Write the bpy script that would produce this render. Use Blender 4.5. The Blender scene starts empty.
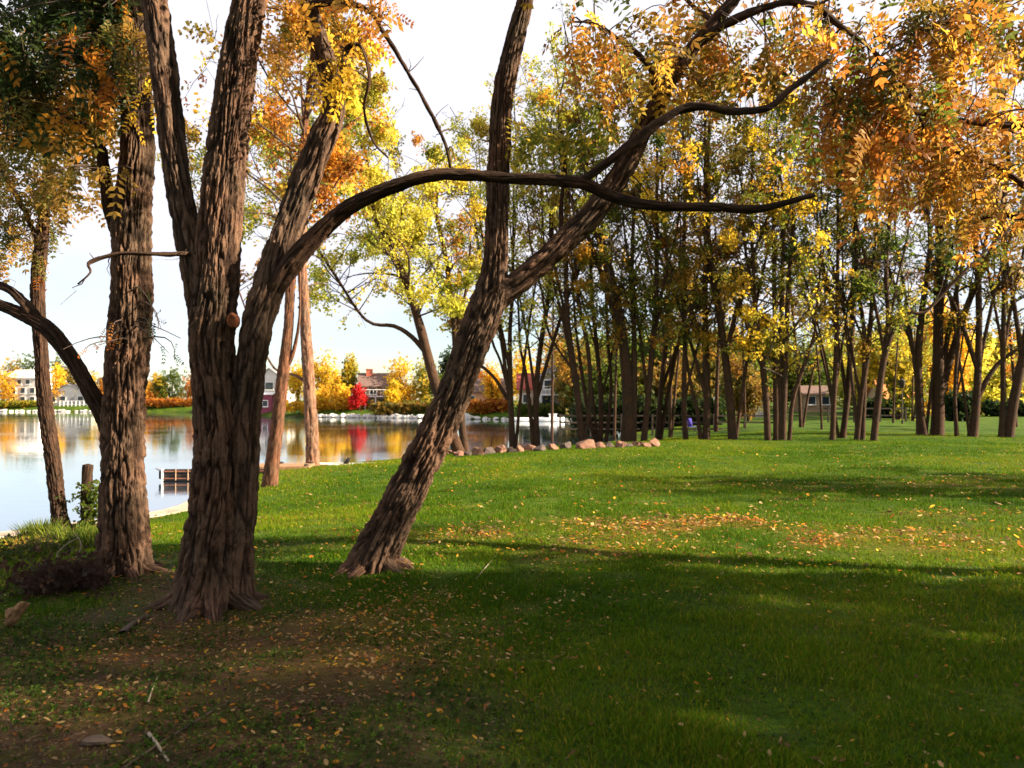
import bpy, math, random
import numpy as np
from mathutils import Vector, Matrix

C = bpy.context.scene.collection
RS = np.random.default_rng(7)
random.seed(7)
F = 800.0
CAMZ = 1.6
TP = 0.02
CP, SP = math.cos(math.atan(TP)), math.sin(math.atan(TP))

# ------------------------------------------------------------------ helpers
def pos(px, py, d):
    cx = (px-512)/F; cz = -(py-384)/F
    vy = CP - cz*SP; vz = SP + cz*CP
    t = d/vy
    return np.array((cx*t, d, CAMZ+vz*t))

_perm = np.random.default_rng(3).random((64, 64, 64)).astype(np.float32)*2-1
def vnoise(p):
    p = np.asarray(p, dtype=np.float64)
    i = np.floor(p).astype(np.int64); f = p-i
    f = f*f*(3-2*f)
    i &= 63; j = (i+1) & 63
    x0, y0, z0 = i[..., 0], i[..., 1], i[..., 2]; x1, y1, z1 = j[..., 0], j[..., 1], j[..., 2]
    fx, fy, fz = f[..., 0], f[..., 1], f[..., 2]
    a = _perm[x0, y0, z0]*(1-fx)+_perm[x1, y0, z0]*fx
    b = _perm[x0, y1, z0]*(1-fx)+_perm[x1, y1, z0]*fx
    c = _perm[x0, y0, z1]*(1-fx)+_perm[x1, y0, z1]*fx
    d = _perm[x0, y1, z1]*(1-fx)+_perm[x1, y1, z1]*fx
    return (a*(1-fy)+b*fy)*(1-fz)+(c*(1-fy)+d*fy)*fz
def fbm2(x, y, s, oct=3, off=0.0):
    r = 0; a = 1
    for o in range(oct):
        r = r+a*vnoise(np.stack([np.asarray(x)*s*2**o+off, np.asarray(y)*s*2**o+off*1.7, np.full(np.shape(x), off+o*3.3)], -1)); a *= .5
    return r
def norm(v):
    return v/np.maximum(np.linalg.norm(v, axis=-1, keepdims=True), 1e-9)
def sstep(a, b, x):
    t = np.clip((x-a)/(b-a), 0, 1); return t*t*(3-2*t)

class Buf:
    def __init__(s): s.v = []; s.q = []; s.t = []; s.c = []; s.n = 0; s.hascol = False
    def add(s, v, q=None, t=None, c=None):
        v = np.asarray(v, dtype=np.float32).reshape(-1, 3)
        if q is not None and len(q): s.q.append(np.asarray(q, dtype=np.int32).reshape(-1, 4)+s.n)
        if t is not None and len(t): s.t.append(np.asarray(t, dtype=np.int32).reshape(-1, 3)+s.n)
        s.v.append(v); s.n += len(v)
        if c is None: c = np.ones((len(v), 4), dtype=np.float32)*.5
        else: s.hascol = True
        c = np.asarray(c, dtype=np.float32)
        if c.shape[-1] == 3: c = np.concatenate([c, np.ones(c.shape[:-1]+(1,), np.float32)], -1)
        s.c.append(np.broadcast_to(c, (len(v), 4)))
        return s
    def box(s, cx, cy, cz, sx, sy, sz, rz=0.0):
        k = np.array([(-1,-1,-1),(1,-1,-1),(1,1,-1),(-1,1,-1),(-1,-1,1),(1,-1,1),(1,1,1),(-1,1,1)])*.5*np.array((sx, sy, sz))
        c_, s_ = math.cos(rz), math.sin(rz)
        k = np.stack([k[:, 0]*c_-k[:, 1]*s_, k[:, 0]*s_+k[:, 1]*c_, k[:, 2]], -1)+np.array((cx, cy, cz))
        return s.add(k, [(0,3,2,1),(4,5,6,7),(0,1,5,4),(1,2,6,5),(2,3,7,6),(3,0,4,7)])
    def build(s, name, mat, parent=None, smooth=False, loc=None):
        v = np.concatenate(s.v) if s.v else np.zeros((0, 3), np.float32)
        if loc is not None: v = v-np.asarray(loc, dtype=np.float32)
        q = np.concatenate(s.q) if s.q else np.zeros((0, 4), np.int32)
        t = np.concatenate(s.t) if s.t else np.zeros((0, 3), np.int32)
        me = bpy.data.meshes.new(name)
        me.vertices.add(len(v)); me.vertices.foreach_set('co', v.astype(np.float32).ravel())
        me.loops.add(q.size+t.size); me.loops.foreach_set('vertex_index', np.concatenate([q.ravel(), t.ravel()]).astype(np.int32))
        me.polygons.add(len(q)+len(t))
        st = np.concatenate([np.arange(len(q))*4, q.size+np.arange(len(t))*3]).astype(np.int32)
        me.polygons.foreach_set('loop_start', st)
        me.polygons.foreach_set('use_smooth', np.full(len(st), smooth))
        me.update(calc_edges=True)
        if s.hascol:
            a = me.color_attributes.new('col', 'FLOAT_COLOR', 'POINT')
            cc = np.concatenate(s.c)
            a.data.foreach_set('color', cc.astype(np.float32).ravel())
        if mat: me.materials.append(mat)
        o = bpy.data.objects.new(name, me); C.objects.link(o)
        if parent: o.parent = parent
        elif loc is not None: o.location = loc
        return o

def tag(o, label=None, cat=None, group=None, kind=None):
    if label: o['label'] = label
    if cat: o['category'] = cat
    if group: o['group'] = group
    if kind: o['kind'] = kind
    return o
def empty(name, loc, label, cat, group=None, rz=0.0):
    o = bpy.data.objects.new(name, None); C.objects.link(o)
    o.location = loc; o.rotation_euler = (0, 0, rz); o.empty_display_size = .2
    return tag(o, label, cat, group)

# ------------------------------------------------------------------ materials
def mat(name):
    m = bpy.data.materials.new(name); m.use_nodes = True
    nt = m.node_tree; nt.nodes.clear()
    out = nt.nodes.new('ShaderNodeOutputMaterial')
    return m, nt, out
def N(nt, t, **kw):
    n = nt.nodes.new(t)
    for k, v in kw.items():
        if k in n.inputs: n.inputs[k].default_value = v
        else: setattr(n, k, v)
    return n
def ramp(nt, stops):
    r = nt.nodes.new('ShaderNodeValToRGB'); e = r.color_ramp.elements
    while len(e) > 1: e.remove(e[-1])
    e[0].position = stops[0][0]; e[0].color = (*stops[0][1], 1)
    for p, c in stops[1:]:
        x = e.new(p); x.color = (*c, 1)
    return r
def simple(name, col, rough=.8, var=.25, scale=4.0, col2=None, metal=0.0, bump=0.1, spec=.3):
    m, nt, out = mat(name); L = nt.links
    p = N(nt, 'ShaderNodeBsdfPrincipled'); p.inputs['Roughness'].default_value = rough; p.inputs['Metallic'].default_value = metal
    p.inputs['Specular IOR Level'].default_value = spec
    tc = N(nt, 'ShaderNodeTexCoord'); no = N(nt, 'ShaderNodeTexNoise', Scale=scale, Detail=6.0, Roughness=.65)
    L.new(tc.outputs['Object'], no.inputs['Vector'])
    c2 = col2 or tuple(c*(1-var*1.6) for c in col)
    r = ramp(nt, [(.3, c2), (.7, tuple(c*(1+var*.3) for c in col))])
    L.new(no.outputs['Fac'], r.inputs['Fac']); L.new(r.outputs['Color'], p.inputs['Base Color'])
    b = N(nt, 'ShaderNodeBump', Strength=bump, Distance=.02)
    no2 = N(nt, 'ShaderNodeTexNoise', Scale=scale*6, Detail=4.0); L.new(tc.outputs['Object'], no2.inputs['Vector'])
    L.new(no2.outputs['Fac'], b.inputs['Height']); L.new(b.outputs['Normal'], p.inputs['Normal'])
    L.new(p.outputs[0], out.inputs[0])
    return m
def leafmat(name, trans=.45, rough=.5, spec=.15):
    m, nt, out = mat(name); L = nt.links
    at = N(nt, 'ShaderNodeAttribute', attribute_name='col')
    p = N(nt, 'ShaderNodeBsdfPrincipled'); p.inputs['Roughness'].default_value = rough; p.inputs['Specular IOR Level'].default_value = spec
    tr = N(nt, 'ShaderNodeBsdfTranslucent'); mx = N(nt, 'ShaderNodeMixShader'); mx.inputs[0].default_value = trans
    hs = N(nt, 'ShaderNodeHueSaturation', Saturation=1.0, Value=1.25)
    L.new(at.outputs['Color'], p.inputs['Base Color']); L.new(at.outputs['Color'], hs.inputs['Color']); L.new(hs.outputs[0], tr.inputs['Color'])
    L.new(p.outputs[0], mx.inputs[1]); L.new(tr.outputs[0], mx.inputs[2]); L.new(mx.outputs[0], out.inputs[0])
    return m
def barkmat(name, ridge, fiss, scale=9.0, strength=.9):
    """bark: grain runs along each limb (attribute col = position round and along it, alpha = low in the furrows, painted dark for inner bark and crevice shade)"""
    m, nt, out = mat(name); L = nt.links
    p = N(nt, 'ShaderNodeBsdfPrincipled'); p.inputs['Roughness'].default_value = .92; p.inputs['Specular IOR Level'].default_value = .12
    at = N(nt, 'ShaderNodeAttribute', attribute_name='col'); mp = N(nt, 'ShaderNodeMapping'); mp.inputs['Scale'].default_value = (1, 1, .28)
    L.new(at.outputs['Color'], mp.inputs['Vector'])
    n1 = N(nt, 'ShaderNodeTexNoise', Scale=scale*3.2, Detail=5.0, Roughness=.65, Distortion=.7); L.new(mp.outputs[0], n1.inputs['Vector'])
    mp2 = N(nt, 'ShaderNodeMapping'); mp2.inputs['Scale'].default_value = (1, 1, .45); L.new(at.outputs['Color'], mp2.inputs['Vector'])
    n2 = N(nt, 'ShaderNodeTexNoise', Scale=scale*13, Detail=5.0, Roughness=.75); L.new(mp2.outputs[0], n2.inputs['Vector'])
    n3 = N(nt, 'ShaderNodeTexNoise', Scale=2.6, Detail=3.0); L.new(at.outputs['Color'], n3.inputs['Vector'])
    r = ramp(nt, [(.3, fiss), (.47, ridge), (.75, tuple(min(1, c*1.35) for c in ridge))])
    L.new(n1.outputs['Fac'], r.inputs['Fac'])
    fx = N(nt, 'ShaderNodeMix', data_type='RGBA'); L.new(r.outputs[0], fx.inputs[6]); fx.inputs[7].default_value = (*fiss, 1)  # furrow floors go near-black in the colour, crevice darkening on top of the relief
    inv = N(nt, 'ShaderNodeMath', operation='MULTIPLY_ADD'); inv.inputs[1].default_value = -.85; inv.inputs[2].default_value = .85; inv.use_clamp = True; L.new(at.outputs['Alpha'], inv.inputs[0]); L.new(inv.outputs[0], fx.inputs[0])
    mx = N(nt, 'ShaderNodeMix', data_type='RGBA', blend_type='MULTIPLY'); mx.inputs[0].default_value = .8
    r2 = ramp(nt, [(.32, (.62, .58, .56)), (.68, (1.2, 1.17, 1.14))]); L.new(n2.outputs['Fac'], r2.inputs['Fac'])
    L.new(fx.outputs[2], mx.inputs[6]); L.new(r2.outputs[0], mx.inputs[7])
    mx2 = N(nt, 'ShaderNodeMix', data_type='RGBA', blend_type='MULTIPLY'); mx2.inputs[0].default_value = .8
    r3 = ramp(nt, [(.3, (.7, .78, .74)), (.7, (1.25, 1.02, .88))]); L.new(n3.outputs['Fac'], r3.inputs['Fac'])
    L.new(mx.outputs[2], mx2.inputs[6]); L.new(r3.outputs[0], mx2.inputs[7])
    L.new(mx2.outputs[2], p.inputs['Base Color'])
    b1 = N(nt, 'ShaderNodeBump', Strength=strength, Distance=.03); L.new(n1.outputs['Fac'], b1.inputs['Height'])
    b2 = N(nt, 'ShaderNodeBump', Strength=strength*.8, Distance=.01); L.new(n2.outputs['Fac'], b2.inputs['Height'])
    L.new(b1.outputs['Normal'], b2.inputs['Normal']); L.new(b2.outputs['Normal'], p.inputs['Normal'])
    L.new(p.outputs[0], out.inputs[0])
    return m

LEAF = leafmat('leaf_tissue', .58)
BLADE = leafmat('grass_blade', .35, .8, .05)
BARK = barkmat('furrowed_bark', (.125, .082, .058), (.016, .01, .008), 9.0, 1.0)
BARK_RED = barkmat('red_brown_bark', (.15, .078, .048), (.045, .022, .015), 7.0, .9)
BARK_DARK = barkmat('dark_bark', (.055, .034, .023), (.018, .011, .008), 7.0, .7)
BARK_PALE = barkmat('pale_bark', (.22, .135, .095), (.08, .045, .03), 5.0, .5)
TWIG = simple('twig_bark', (.075, .05, .036), .9, .3, 8)
CUTWOOD = simple('cut_wood', (.4, .23, .11), .85, .5, 18, bump=.7)
ROCKM = simple('rock_surface', (.24, .125, .08), .9, .4, 6, bump=.5)
ROCKD = simple('dark_rock_surface', (.09, .065, .055), .9, .4, 6, bump=.5)
ROCKW = simple('pale_rock_surface', (.62, .58, .52), .9, .3, 2, bump=.5)
CONC = simple('kerb_concrete', (.42, .34, .26), .85, .2, 3, bump=.2)

# ------------------------------------------------------------------ terrain
SHORE = np.array([(-40,-40),(-20,-8),(-12,6.1),(-8.1,12.7),(-6.6,15.4),(-7.3,20),(-7.9,24.2),(-6.6,26.3),(-4.6,28.6),(-3.2,31.5),(0,35.5),(3.5,39),(6.5,44),(8.5,60),(11,80),(6,88),(-9,99),(-25,106),(-37,116),(-60,148),(-102,158),(-220,150),(-400,60),(-400,-40)], dtype=float)
def sdist(x, y):
    x = np.asarray(x, float); y = np.asarray(y, float)
    best = np.full(x.shape, 1e9); inside = np.zeros(x.shape, bool)
    n = len(SHORE)
    for i in range(n):
        a = SHORE[i]; b = SHORE[(i+1) % n]; e = b-a
        t = np.clip(((x-a[0])*e[0]+(y-a[1])*e[1])/(e@e), 0, 1)
        dd = np.hypot(x-a[0]-t*e[0], y-a[1]-t*e[1]); best = np.minimum(best, dd)
        cond = ((a[1] > y) != (b[1] > y))
        with np.errstate(divide='ignore', invalid='ignore'):
            xi = (b[0]-a[0])*(y-a[1])/(b[1]-a[1]+1e-12)+a[0]
        inside ^= cond & (x < xi)
    return np.where(inside, -best, best)
WZ = -0.7
def height(x, y):
    x = np.asarray(x, float); y = np.asarray(y, float)
    s = sdist(x, y)
    w = np.where((y > 50), 4.0, 8.5)
    z = -0.56+0.56*sstep(-.8, w, s)**.9
    z = np.where(s < 0.0, -0.56+np.maximum(s*1.6, -1.3), z)
    land = sstep(0, 3, s)
    z = z+land*(0.05*fbm2(x, y, .22, 2)+.014*fbm2(x, y, 1.6, 2, 4.1))
    z = z+.5*sstep(70, 130, y)*land
    return z
def ghit(px, py, dmax=250):
    d = np.exp(np.linspace(math.log(3), math.log(dmax), 1500))
    cx = (px-512)/F; cz = -(py-384)/F
    vy = CP-cz*SP; vz = SP+cz*CP
    X = cx*d/vy; Z = CAMZ+vz*d/vy
    below = Z <= height(X, d)
    k = int(np.argmax(below)) if below.any() else len(d)-1
    return np.array((X[k], d[k], float(height(X[k], d[k]))))
def dirt(x, y):
    """bare-soil amount, 0..1"""
    n = fbm2(x, y, .75, 4, 9.2)
    a = sstep(7.0, 4.2, y)*sstep(.9, -1.6, x)*1.15            # worn soil under the near trees
    b = np.exp(-(((x+2.3)/1.0)**2+((y-6.6)/.9)**2))*.5
    c = np.exp(-(((x+3.9)/1.3)**2+((y-7.9)/1.5)**2))*.8
    e = np.exp(-(((x+2.6)/1.0)**2+((y-9.2)/.7)**2))*.6
    return np.clip((a*1.0+b+c+e)*(.95+.75*n)-.12+.12*n, 0, 1)
def leafpatch(x, y):
    n = fbm2(x, y, .9, 3, 2.7)
    a = (.7+1.7*fbm2(x, y, .6, 3, 5.5))*np.exp(-(((x-3.0)/3.2)**2+((y-9.4-.12*x)/1.15)**2))*1.15
    b = .5*np.exp(-(((x+1.2)/1.2)**2+((y-5.6)/1.1)**2))
    c = .3*np.exp(-(((x+3.2)/2.2)**2+((y-5.2)/1.8)**2))
    e = .35*np.exp(-(((x-8.5)/5.0)**2+((y-15)/1.2)**2))
    return np.clip((a+b+c+e)*(1+1.1*n), 0, 1.3)

def axis(lims):
    out = []
    for a, b, n in lims: out.append(np.linspace(a, b, n, endpoint=False))
    out.append([lims[-1][1]]); return np.concatenate(out)
gx = axis([(-1500,-300,10),(-300,-60,50),(-60,-14,80),(-14,14,250),(14,60,80),(60,300,40),(300,1500,10)])
gy = axis([(-300,-20,14),(-20,2,30),(2,18,160),(18,60,170),(60,170,110),(170,400,20),(400,2500,12)])
X, Y = np.meshgrid(gx, gy)
Z = height(X, Y)
gb = Buf()
nx = len(gx); ny = len(gy)
ii = np.arange(nx*ny).reshape(ny, nx)
quads = np.stack([ii[:-1,:-1], ii[:-1,1:], ii[1:,1:], ii[1:,:-1]], -1).reshape(-1, 4)
dd = dirt(X, Y); lp = leafpatch(X, Y); sd = sdist(X, Y)
shore = sstep(1.1, .1, sd)
gb.add(np.stack([X, Y, Z], -1), quads, c=np.stack([np.clip(dd+shore*.5, 0, 1), np.clip(lp, 0, 1), shore], -1).reshape(-1, 3))
def ground_mat():
    m, nt, out = mat('lawn_and_soil'); L = nt.links
    p = N(nt, 'ShaderNodeBsdfPrincipled'); p.inputs['Roughness'].default_value = .95; p.inputs['Specular IOR Level'].default_value = .1
    at = N(nt, 'ShaderNodeAttribute', attribute_name='col'); sp = N(nt, 'ShaderNodeSeparateColor'); L.new(at.outputs['Color'], sp.inputs[0])
    geo = N(nt, 'ShaderNodeNewGeometry')
    n1 = N(nt, 'ShaderNodeTexNoise', Scale=.55, Detail=7.0, Roughness=.7); L.new(geo.outputs['Position'], n1.inputs['Vector'])
    n2 = N(nt, 'ShaderNodeTexNoise', Scale=22.0, Detail=5.0, Roughness=.75); L.new(geo.outputs['Position'], n2.inputs['Vector'])
    n3 = N(nt, 'ShaderNodeTexNoise', Scale=3.3, Detail=6.0, Roughness=.75); L.new(geo.outputs['Position'], n3.inputs['Vector'])
    g = ramp(nt, [(.3, (.022, .055, .003)), (.5, (.045, .095, .004)), (.72, (.12, .15, .008))]); L.new(n1.outputs['Fac'], g.inputs['Fac'])
    gv = ramp(nt, [(.3, (.35, .4, .3)), (.7, (1.35, 1.3, 1.2))]); L.new(n2.outputs['Fac'], gv.inputs['Fac'])
    gm = N(nt, 'ShaderNodeMix', data_type='RGBA', blend_type='MULTIPLY'); gm.inputs[0].default_value = .9
    L.new(g.outputs[0], gm.inputs[6]); L.new(gv.outputs[0], gm.inputs[7])
    s = ramp(nt, [(.3, (.02, .013, .009)), (.55, (.055, .034, .022)), (.75, (.12, .072, .042))]); L.new(n3.outputs['Fac'], s.inputs['Fac'])
    mx = N(nt, 'ShaderNodeMix', data_type='RGBA'); 
    ms = N(nt, 'ShaderNodeMath', operation='MULTIPLY_ADD'); ms.inputs[1].default_value = .8
    L.new(sp.outputs[0], ms.inputs[0]); 
    m0 = N(nt, 'ShaderNodeMath', operation='MULTIPLY_ADD'); m0.inputs[1].default_value = 2.2; m0.inputs[2].default_value = -1.1; L.new(n3.outputs['Fac'], m0.inputs[0])
    L.new(m0.outputs[0], ms.inputs[2]); ms.use_clamp = True
    L.new(ms.outputs[0], mx.inputs[0]); L.new(gm.outputs[2], mx.inputs[6]); L.new(s.outputs[0], mx.inputs[7])
    mo = N(nt, 'ShaderNodeMix', data_type='RGBA'); mo.inputs[7].default_value = (.2, .1, .02, 1)
    mm = N(nt, 'ShaderNodeMath', operation='MULTIPLY'); mm.inputs[1].default_value = .55; L.new(sp.outputs[1], mm.inputs[0])
    L.new(mm.outputs[0], mo.inputs[0]); L.new(mx.outputs[2], mo.inputs[6])
    L.new(mo.outputs[2], p.inputs['Base Color'])
    b = N(nt, 'ShaderNodeBump', Strength=.9, Distance=.05); L.new(n2.outputs['Fac'], b.inputs['Height']); L.new(b.outputs[0], p.inputs['Normal'])
    L.new(p.outputs[0], out.inputs[0]); return m
ground = gb.build('ground', ground_mat(), smooth=True); tag(ground, kind='structure')

# water
def water_mat():
    m, nt, out = mat('lake_water'); L = nt.links
    p = N(nt, 'ShaderNodeBsdfPrincipled'); p.inputs['Base Color'].default_value = (.03, .05, .06, 1); p.inputs['Roughness'].default_value = .06; p.inputs['IOR'].default_value = 1.33
    p.inputs['Specular IOR Level'].default_value = 1.0
    g = N(nt, 'ShaderNodeNewGeometry'); mp = N(nt, 'ShaderNodeMapping'); mp.inputs['Scale'].default_value = (.6, 1.5, 1); L.new(g.outputs['Position'], mp.inputs['Vector'])
    n = N(nt, 'ShaderNodeTexNoise', Scale=1.3, Detail=3.0); L.new(mp.outputs[0], n.inputs['Vector'])
    n2 = N(nt, 'ShaderNodeTexNoise', Scale=.12, Detail=2.0); L.new(g.outputs['Position'], n2.inputs['Vector'])
    mr = N(nt, 'ShaderNodeMapRange'); mr.inputs[1].default_value = .4; mr.inputs[2].default_value = .7; mr.inputs[3].default_value = .03; mr.inputs[4].default_value = .1; L.new(n2.outputs['Fac'], mr.inputs[0])
    L.new(mr.outputs[0], p.inputs['Roughness'])
    b = N(nt, 'ShaderNodeBump', Strength=.12, Distance=.03); L.new(n.outputs['Fac'], b.inputs['Height']); L.new(b.outputs[0], p.inputs['Normal'])
    gl = N(nt, 'ShaderNodeBsdfGlossy'); gl.inputs['Color'].default_value = (.93, .96, 1, 1); L.new(mr.outputs[0], gl.inputs['Roughness']); L.new(b.outputs[0], gl.inputs['Normal'])
    ms = N(nt, 'ShaderNodeMixShader'); ms.inputs[0].default_value = .62
    L.new(p.outputs[0], ms.inputs[1]); L.new(gl.outputs[0], ms.inputs[2]); L.new(ms.outputs[0], out.inputs[0]); return m
wb = Buf(); wb.add([(-420,-60,WZ),(14,-60,WZ),(14,170,WZ),(-420,170,WZ)], [(0,1,2,3)])
tag(wb.build('water', water_mat()), kind='structure')

# ------------------------------------------------------------------ tubes and trees
def catmull(P, step):
    P = np.asarray(P, float)
    P = np.vstack([2*P[0]-P[1], P, 2*P[-1]-P[-2]])
    out = []
    for i in range(1, len(P)-2):
        L = np.linalg.norm(P[i+1, :3]-P[i, :3]); n = max(1, int(round(L/step)))
        t = np.linspace(0, 1, n, endpoint=False)[:, None]
        p0, p1, p2, p3 = P[i-1], P[i], P[i+1], P[i+2]
        out.append(.5*((2*p1)+(-p0+p2)*t+(2*p0-5*p1+4*p2-p3)*t*t+(-p0+3*p1-3*p2+p3)*t**3))
    out.append(P[-2][None]); return np.vstack(out)

def frames(P):
    T = norm(np.gradient(P, axis=0))
    U = np.zeros_like(P); u = np.cross(T[0], (0, 1, 0)); 
    if np.linalg.norm(u) < .1: u = np.cross(T[0], (1, 0, 0))
    u = u/np.linalg.norm(u)
    for i in range(len(P)):
        u = u-T[i]*(u@T[i]); u = u/max(1e-9, np.linalg.norm(u)); U[i] = u
    return T, U, np.cross(T, U)

def tube(buf, PR, sides, bark=0.0, flare=0.0, seed=0.0, lumps=0.06):
    """PR: rows of x, y, z, radius"""
    P = PR[:, :3]; R = np.maximum(PR[:, 3], .0015)
    T, U, V = frames(P)
    th = np.linspace(0, 2*math.pi, sides, endpoint=False)
    s = np.concatenate([[0], np.cumsum(np.linalg.norm(np.diff(P, axis=0), axis=1))])
    ct, st_ = np.cos(th)[None, :], np.sin(th)[None, :]
    S = s[:, None]+0*ct
    rr = np.repeat(R[:, None], sides, 1)
    rr = rr*(1+lumps*vnoise(np.stack([ct*1.3+0*S+seed, st_*1.3+0*S, S*1.6], -1))*1.4)
    if flare:
        lob = .5+.5*vnoise(np.stack([ct*1.7+seed+0*S, st_*1.7+0*S+5, 0*S+seed], -1))
        rr = rr*(1+flare*np.exp(-S/(.2))*(.45+1.6*lob**1.5))
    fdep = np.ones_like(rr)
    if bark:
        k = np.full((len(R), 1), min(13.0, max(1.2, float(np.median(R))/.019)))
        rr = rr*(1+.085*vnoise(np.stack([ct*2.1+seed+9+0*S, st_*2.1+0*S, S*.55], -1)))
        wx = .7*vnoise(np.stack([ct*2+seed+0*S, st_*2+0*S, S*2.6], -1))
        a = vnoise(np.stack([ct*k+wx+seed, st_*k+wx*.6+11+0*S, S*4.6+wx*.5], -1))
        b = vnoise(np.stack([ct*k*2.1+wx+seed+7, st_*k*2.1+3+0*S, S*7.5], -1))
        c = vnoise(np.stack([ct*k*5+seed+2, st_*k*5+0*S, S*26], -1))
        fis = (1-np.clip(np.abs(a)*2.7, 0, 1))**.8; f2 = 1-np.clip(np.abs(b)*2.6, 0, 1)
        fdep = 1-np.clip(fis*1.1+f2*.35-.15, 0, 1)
        amp = bark*np.clip(R/.22, .12, 1)[:, None]
        rr = rr-amp*(fis*.95+f2*.5)+amp*.45*c+amp*.4
    W = P[:, None, :]+rr[..., None]*(U[:, None, :]*ct[..., None]+V[:, None, :]*st_[..., None])
    n, m = len(P), sides
    idx = np.arange(n*m).reshape(n, m); nxt = np.roll(idx, -1, 1)
    q = np.stack([idx[:-1], nxt[:-1], nxt[1:], idx[1:]], -1).reshape(-1, 4)
    base = W.reshape(-1, 3); cap = np.vstack([base, P[-1][None]+T[-1][None]*R[-1]*.3])
    tr = np.stack([idx[-1], nxt[-1], np.full(m, n*m)], -1)
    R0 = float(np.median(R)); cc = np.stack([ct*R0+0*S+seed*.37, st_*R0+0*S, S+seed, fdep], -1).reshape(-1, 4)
    buf.add(cap, q, tr, c=np.vstack([cc, cc[-1:]]))

def btubes(buf, P, R, sides=4):
    """many polylines at once. P (n,k,3) R (n,k)"""
    n, k, _ = P.shape
    if n == 0: return
    T = norm(np.gradient(P, axis=1))
    ref = np.where(np.abs(T[..., 2:3]) > .9, np.array((1., 0, 0)), np.array((0, 0, 1.)))
    U = norm(np.cross(T, ref)); V = np.cross(T, U)
    th = np.linspace(0, 2*math.pi, sides, endpoint=False)
    W = P[:, :, None]+R[:, :, None, None]*(U[:, :, None]*np.cos(th)[None, None, :, None]+V[:, :, None]*np.sin(th)[None, None, :, None])
    idx = np.arange(n*k*sides).reshape(n, k, sides); nx_ = np.roll(idx, -1, 2)
    q = np.stack([idx[:, :-1], nx_[:, :-1], nx_[:, 1:], idx[:, 1:]], -1).reshape(-1, 4)
    buf.add(W, q)

def sprigs(buf, P, D, L, col, npair, ll=.22, lw=.085, rng=RS, droop=.25, term=True, jit=1.0):
    """compound leaves: P base, D direction, L length, leaflets as diamond quads"""
    n = len(P)
    if n == 0: return
    D = norm(D); S = norm(np.cross(D, norm(rng.normal(size=(n, 3))))); Nn = np.cross(S, D)
    for k in range(npair):
        t = (k+.7)/(npair+.3)
        base = P+D*(L*t)[:, None]; base[:, 2] -= droop*L*t*t
        for sg in ((-1, 1) if not (term and k == npair-1) else (-1, 1, 0)):
            dr = norm(S*sg*.85+D*(.5 if sg else 1.2)+rng.normal(size=(n, 3))*.28*jit-np.array((0, 0, .15)))
            nn = norm(Nn+rng.normal(size=(n, 3))*.55*jit)
            Wd = norm(np.cross(dr, nn)); le = (L*ll*rng.uniform(.7, 1.3, n))[:, None]; wi = (L*lw*rng.uniform(.75, 1.25, n))[:, None]
            b = base; v = np.stack([b, b+dr*le*.5+Wd*wi, b+dr*le, b+dr*le*.5-Wd*wi], 1)
            c = col*rng.uniform(.75, 1.2, (n, 1))
            q = np.arange(n*4).reshape(n, 4)
            buf.add(v, q, c=np.repeat(c, 4, 0))

PAL = {
 'green': [(.07,.1,.012),(.1,.14,.018),(.16,.18,.022),(.05,.08,.012)],
 'lawn': [(.03,.07,.006),(.05,.1,.01),(.08,.12,.015),(.025,.05,.008)],
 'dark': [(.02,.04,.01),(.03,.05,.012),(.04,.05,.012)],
 'olive': [(.12,.11,.02),(.2,.13,.02),(.09,.1,.02),(.26,.14,.025),(.3,.17,.03)],
 'mix': [(.09,.12,.014),(.2,.22,.025),(.32,.22,.03),(.5,.3,.03),(.48,.2,.02),(.3,.15,.02),(.11,.12,.016)],
 'ymix': [(.1,.14,.02),(.3,.28,.03),(.6,.44,.04),(.66,.42,.03),(.2,.22,.03)],
 'yg': [(.45,.44,.06),(.6,.54,.07),(.3,.34,.05),(.62,.5,.06)],
 'orange': [(.52,.22,.03),(.58,.29,.035),(.42,.15,.025),(.22,.12,.03),(.62,.37,.045),(.3,.11,.025),(.16,.14,.02)],
 'omix': [(.52,.2,.03),(.56,.28,.035),(.08,.1,.015),(.38,.13,.025),(.14,.13,.02),(.55,.33,.04),(.3,.14,.03)],
 'rust': [(.42,.13,.02),(.5,.2,.02),(.3,.1,.02),(.55,.26,.03)],
 'yellow': [(.72,.5,.03),(.7,.44,.03),(.6,.48,.05)],
 'gold': [(.75,.42,.03),(.72,.5,.04),(.6,.34,.03)],
 'red': [(.5,.02,.02),(.42,.015,.02),(.6,.04,.03)],
 'hedge': [(.02,.04,.012),(.03,.05,.014)],
}
def pick(pal, n, rng):
    a = np.array(PAL[pal]); return a[rng.integers(0, len(a), n)]*rng.uniform(.82, 1.15, (n, 1))

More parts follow.
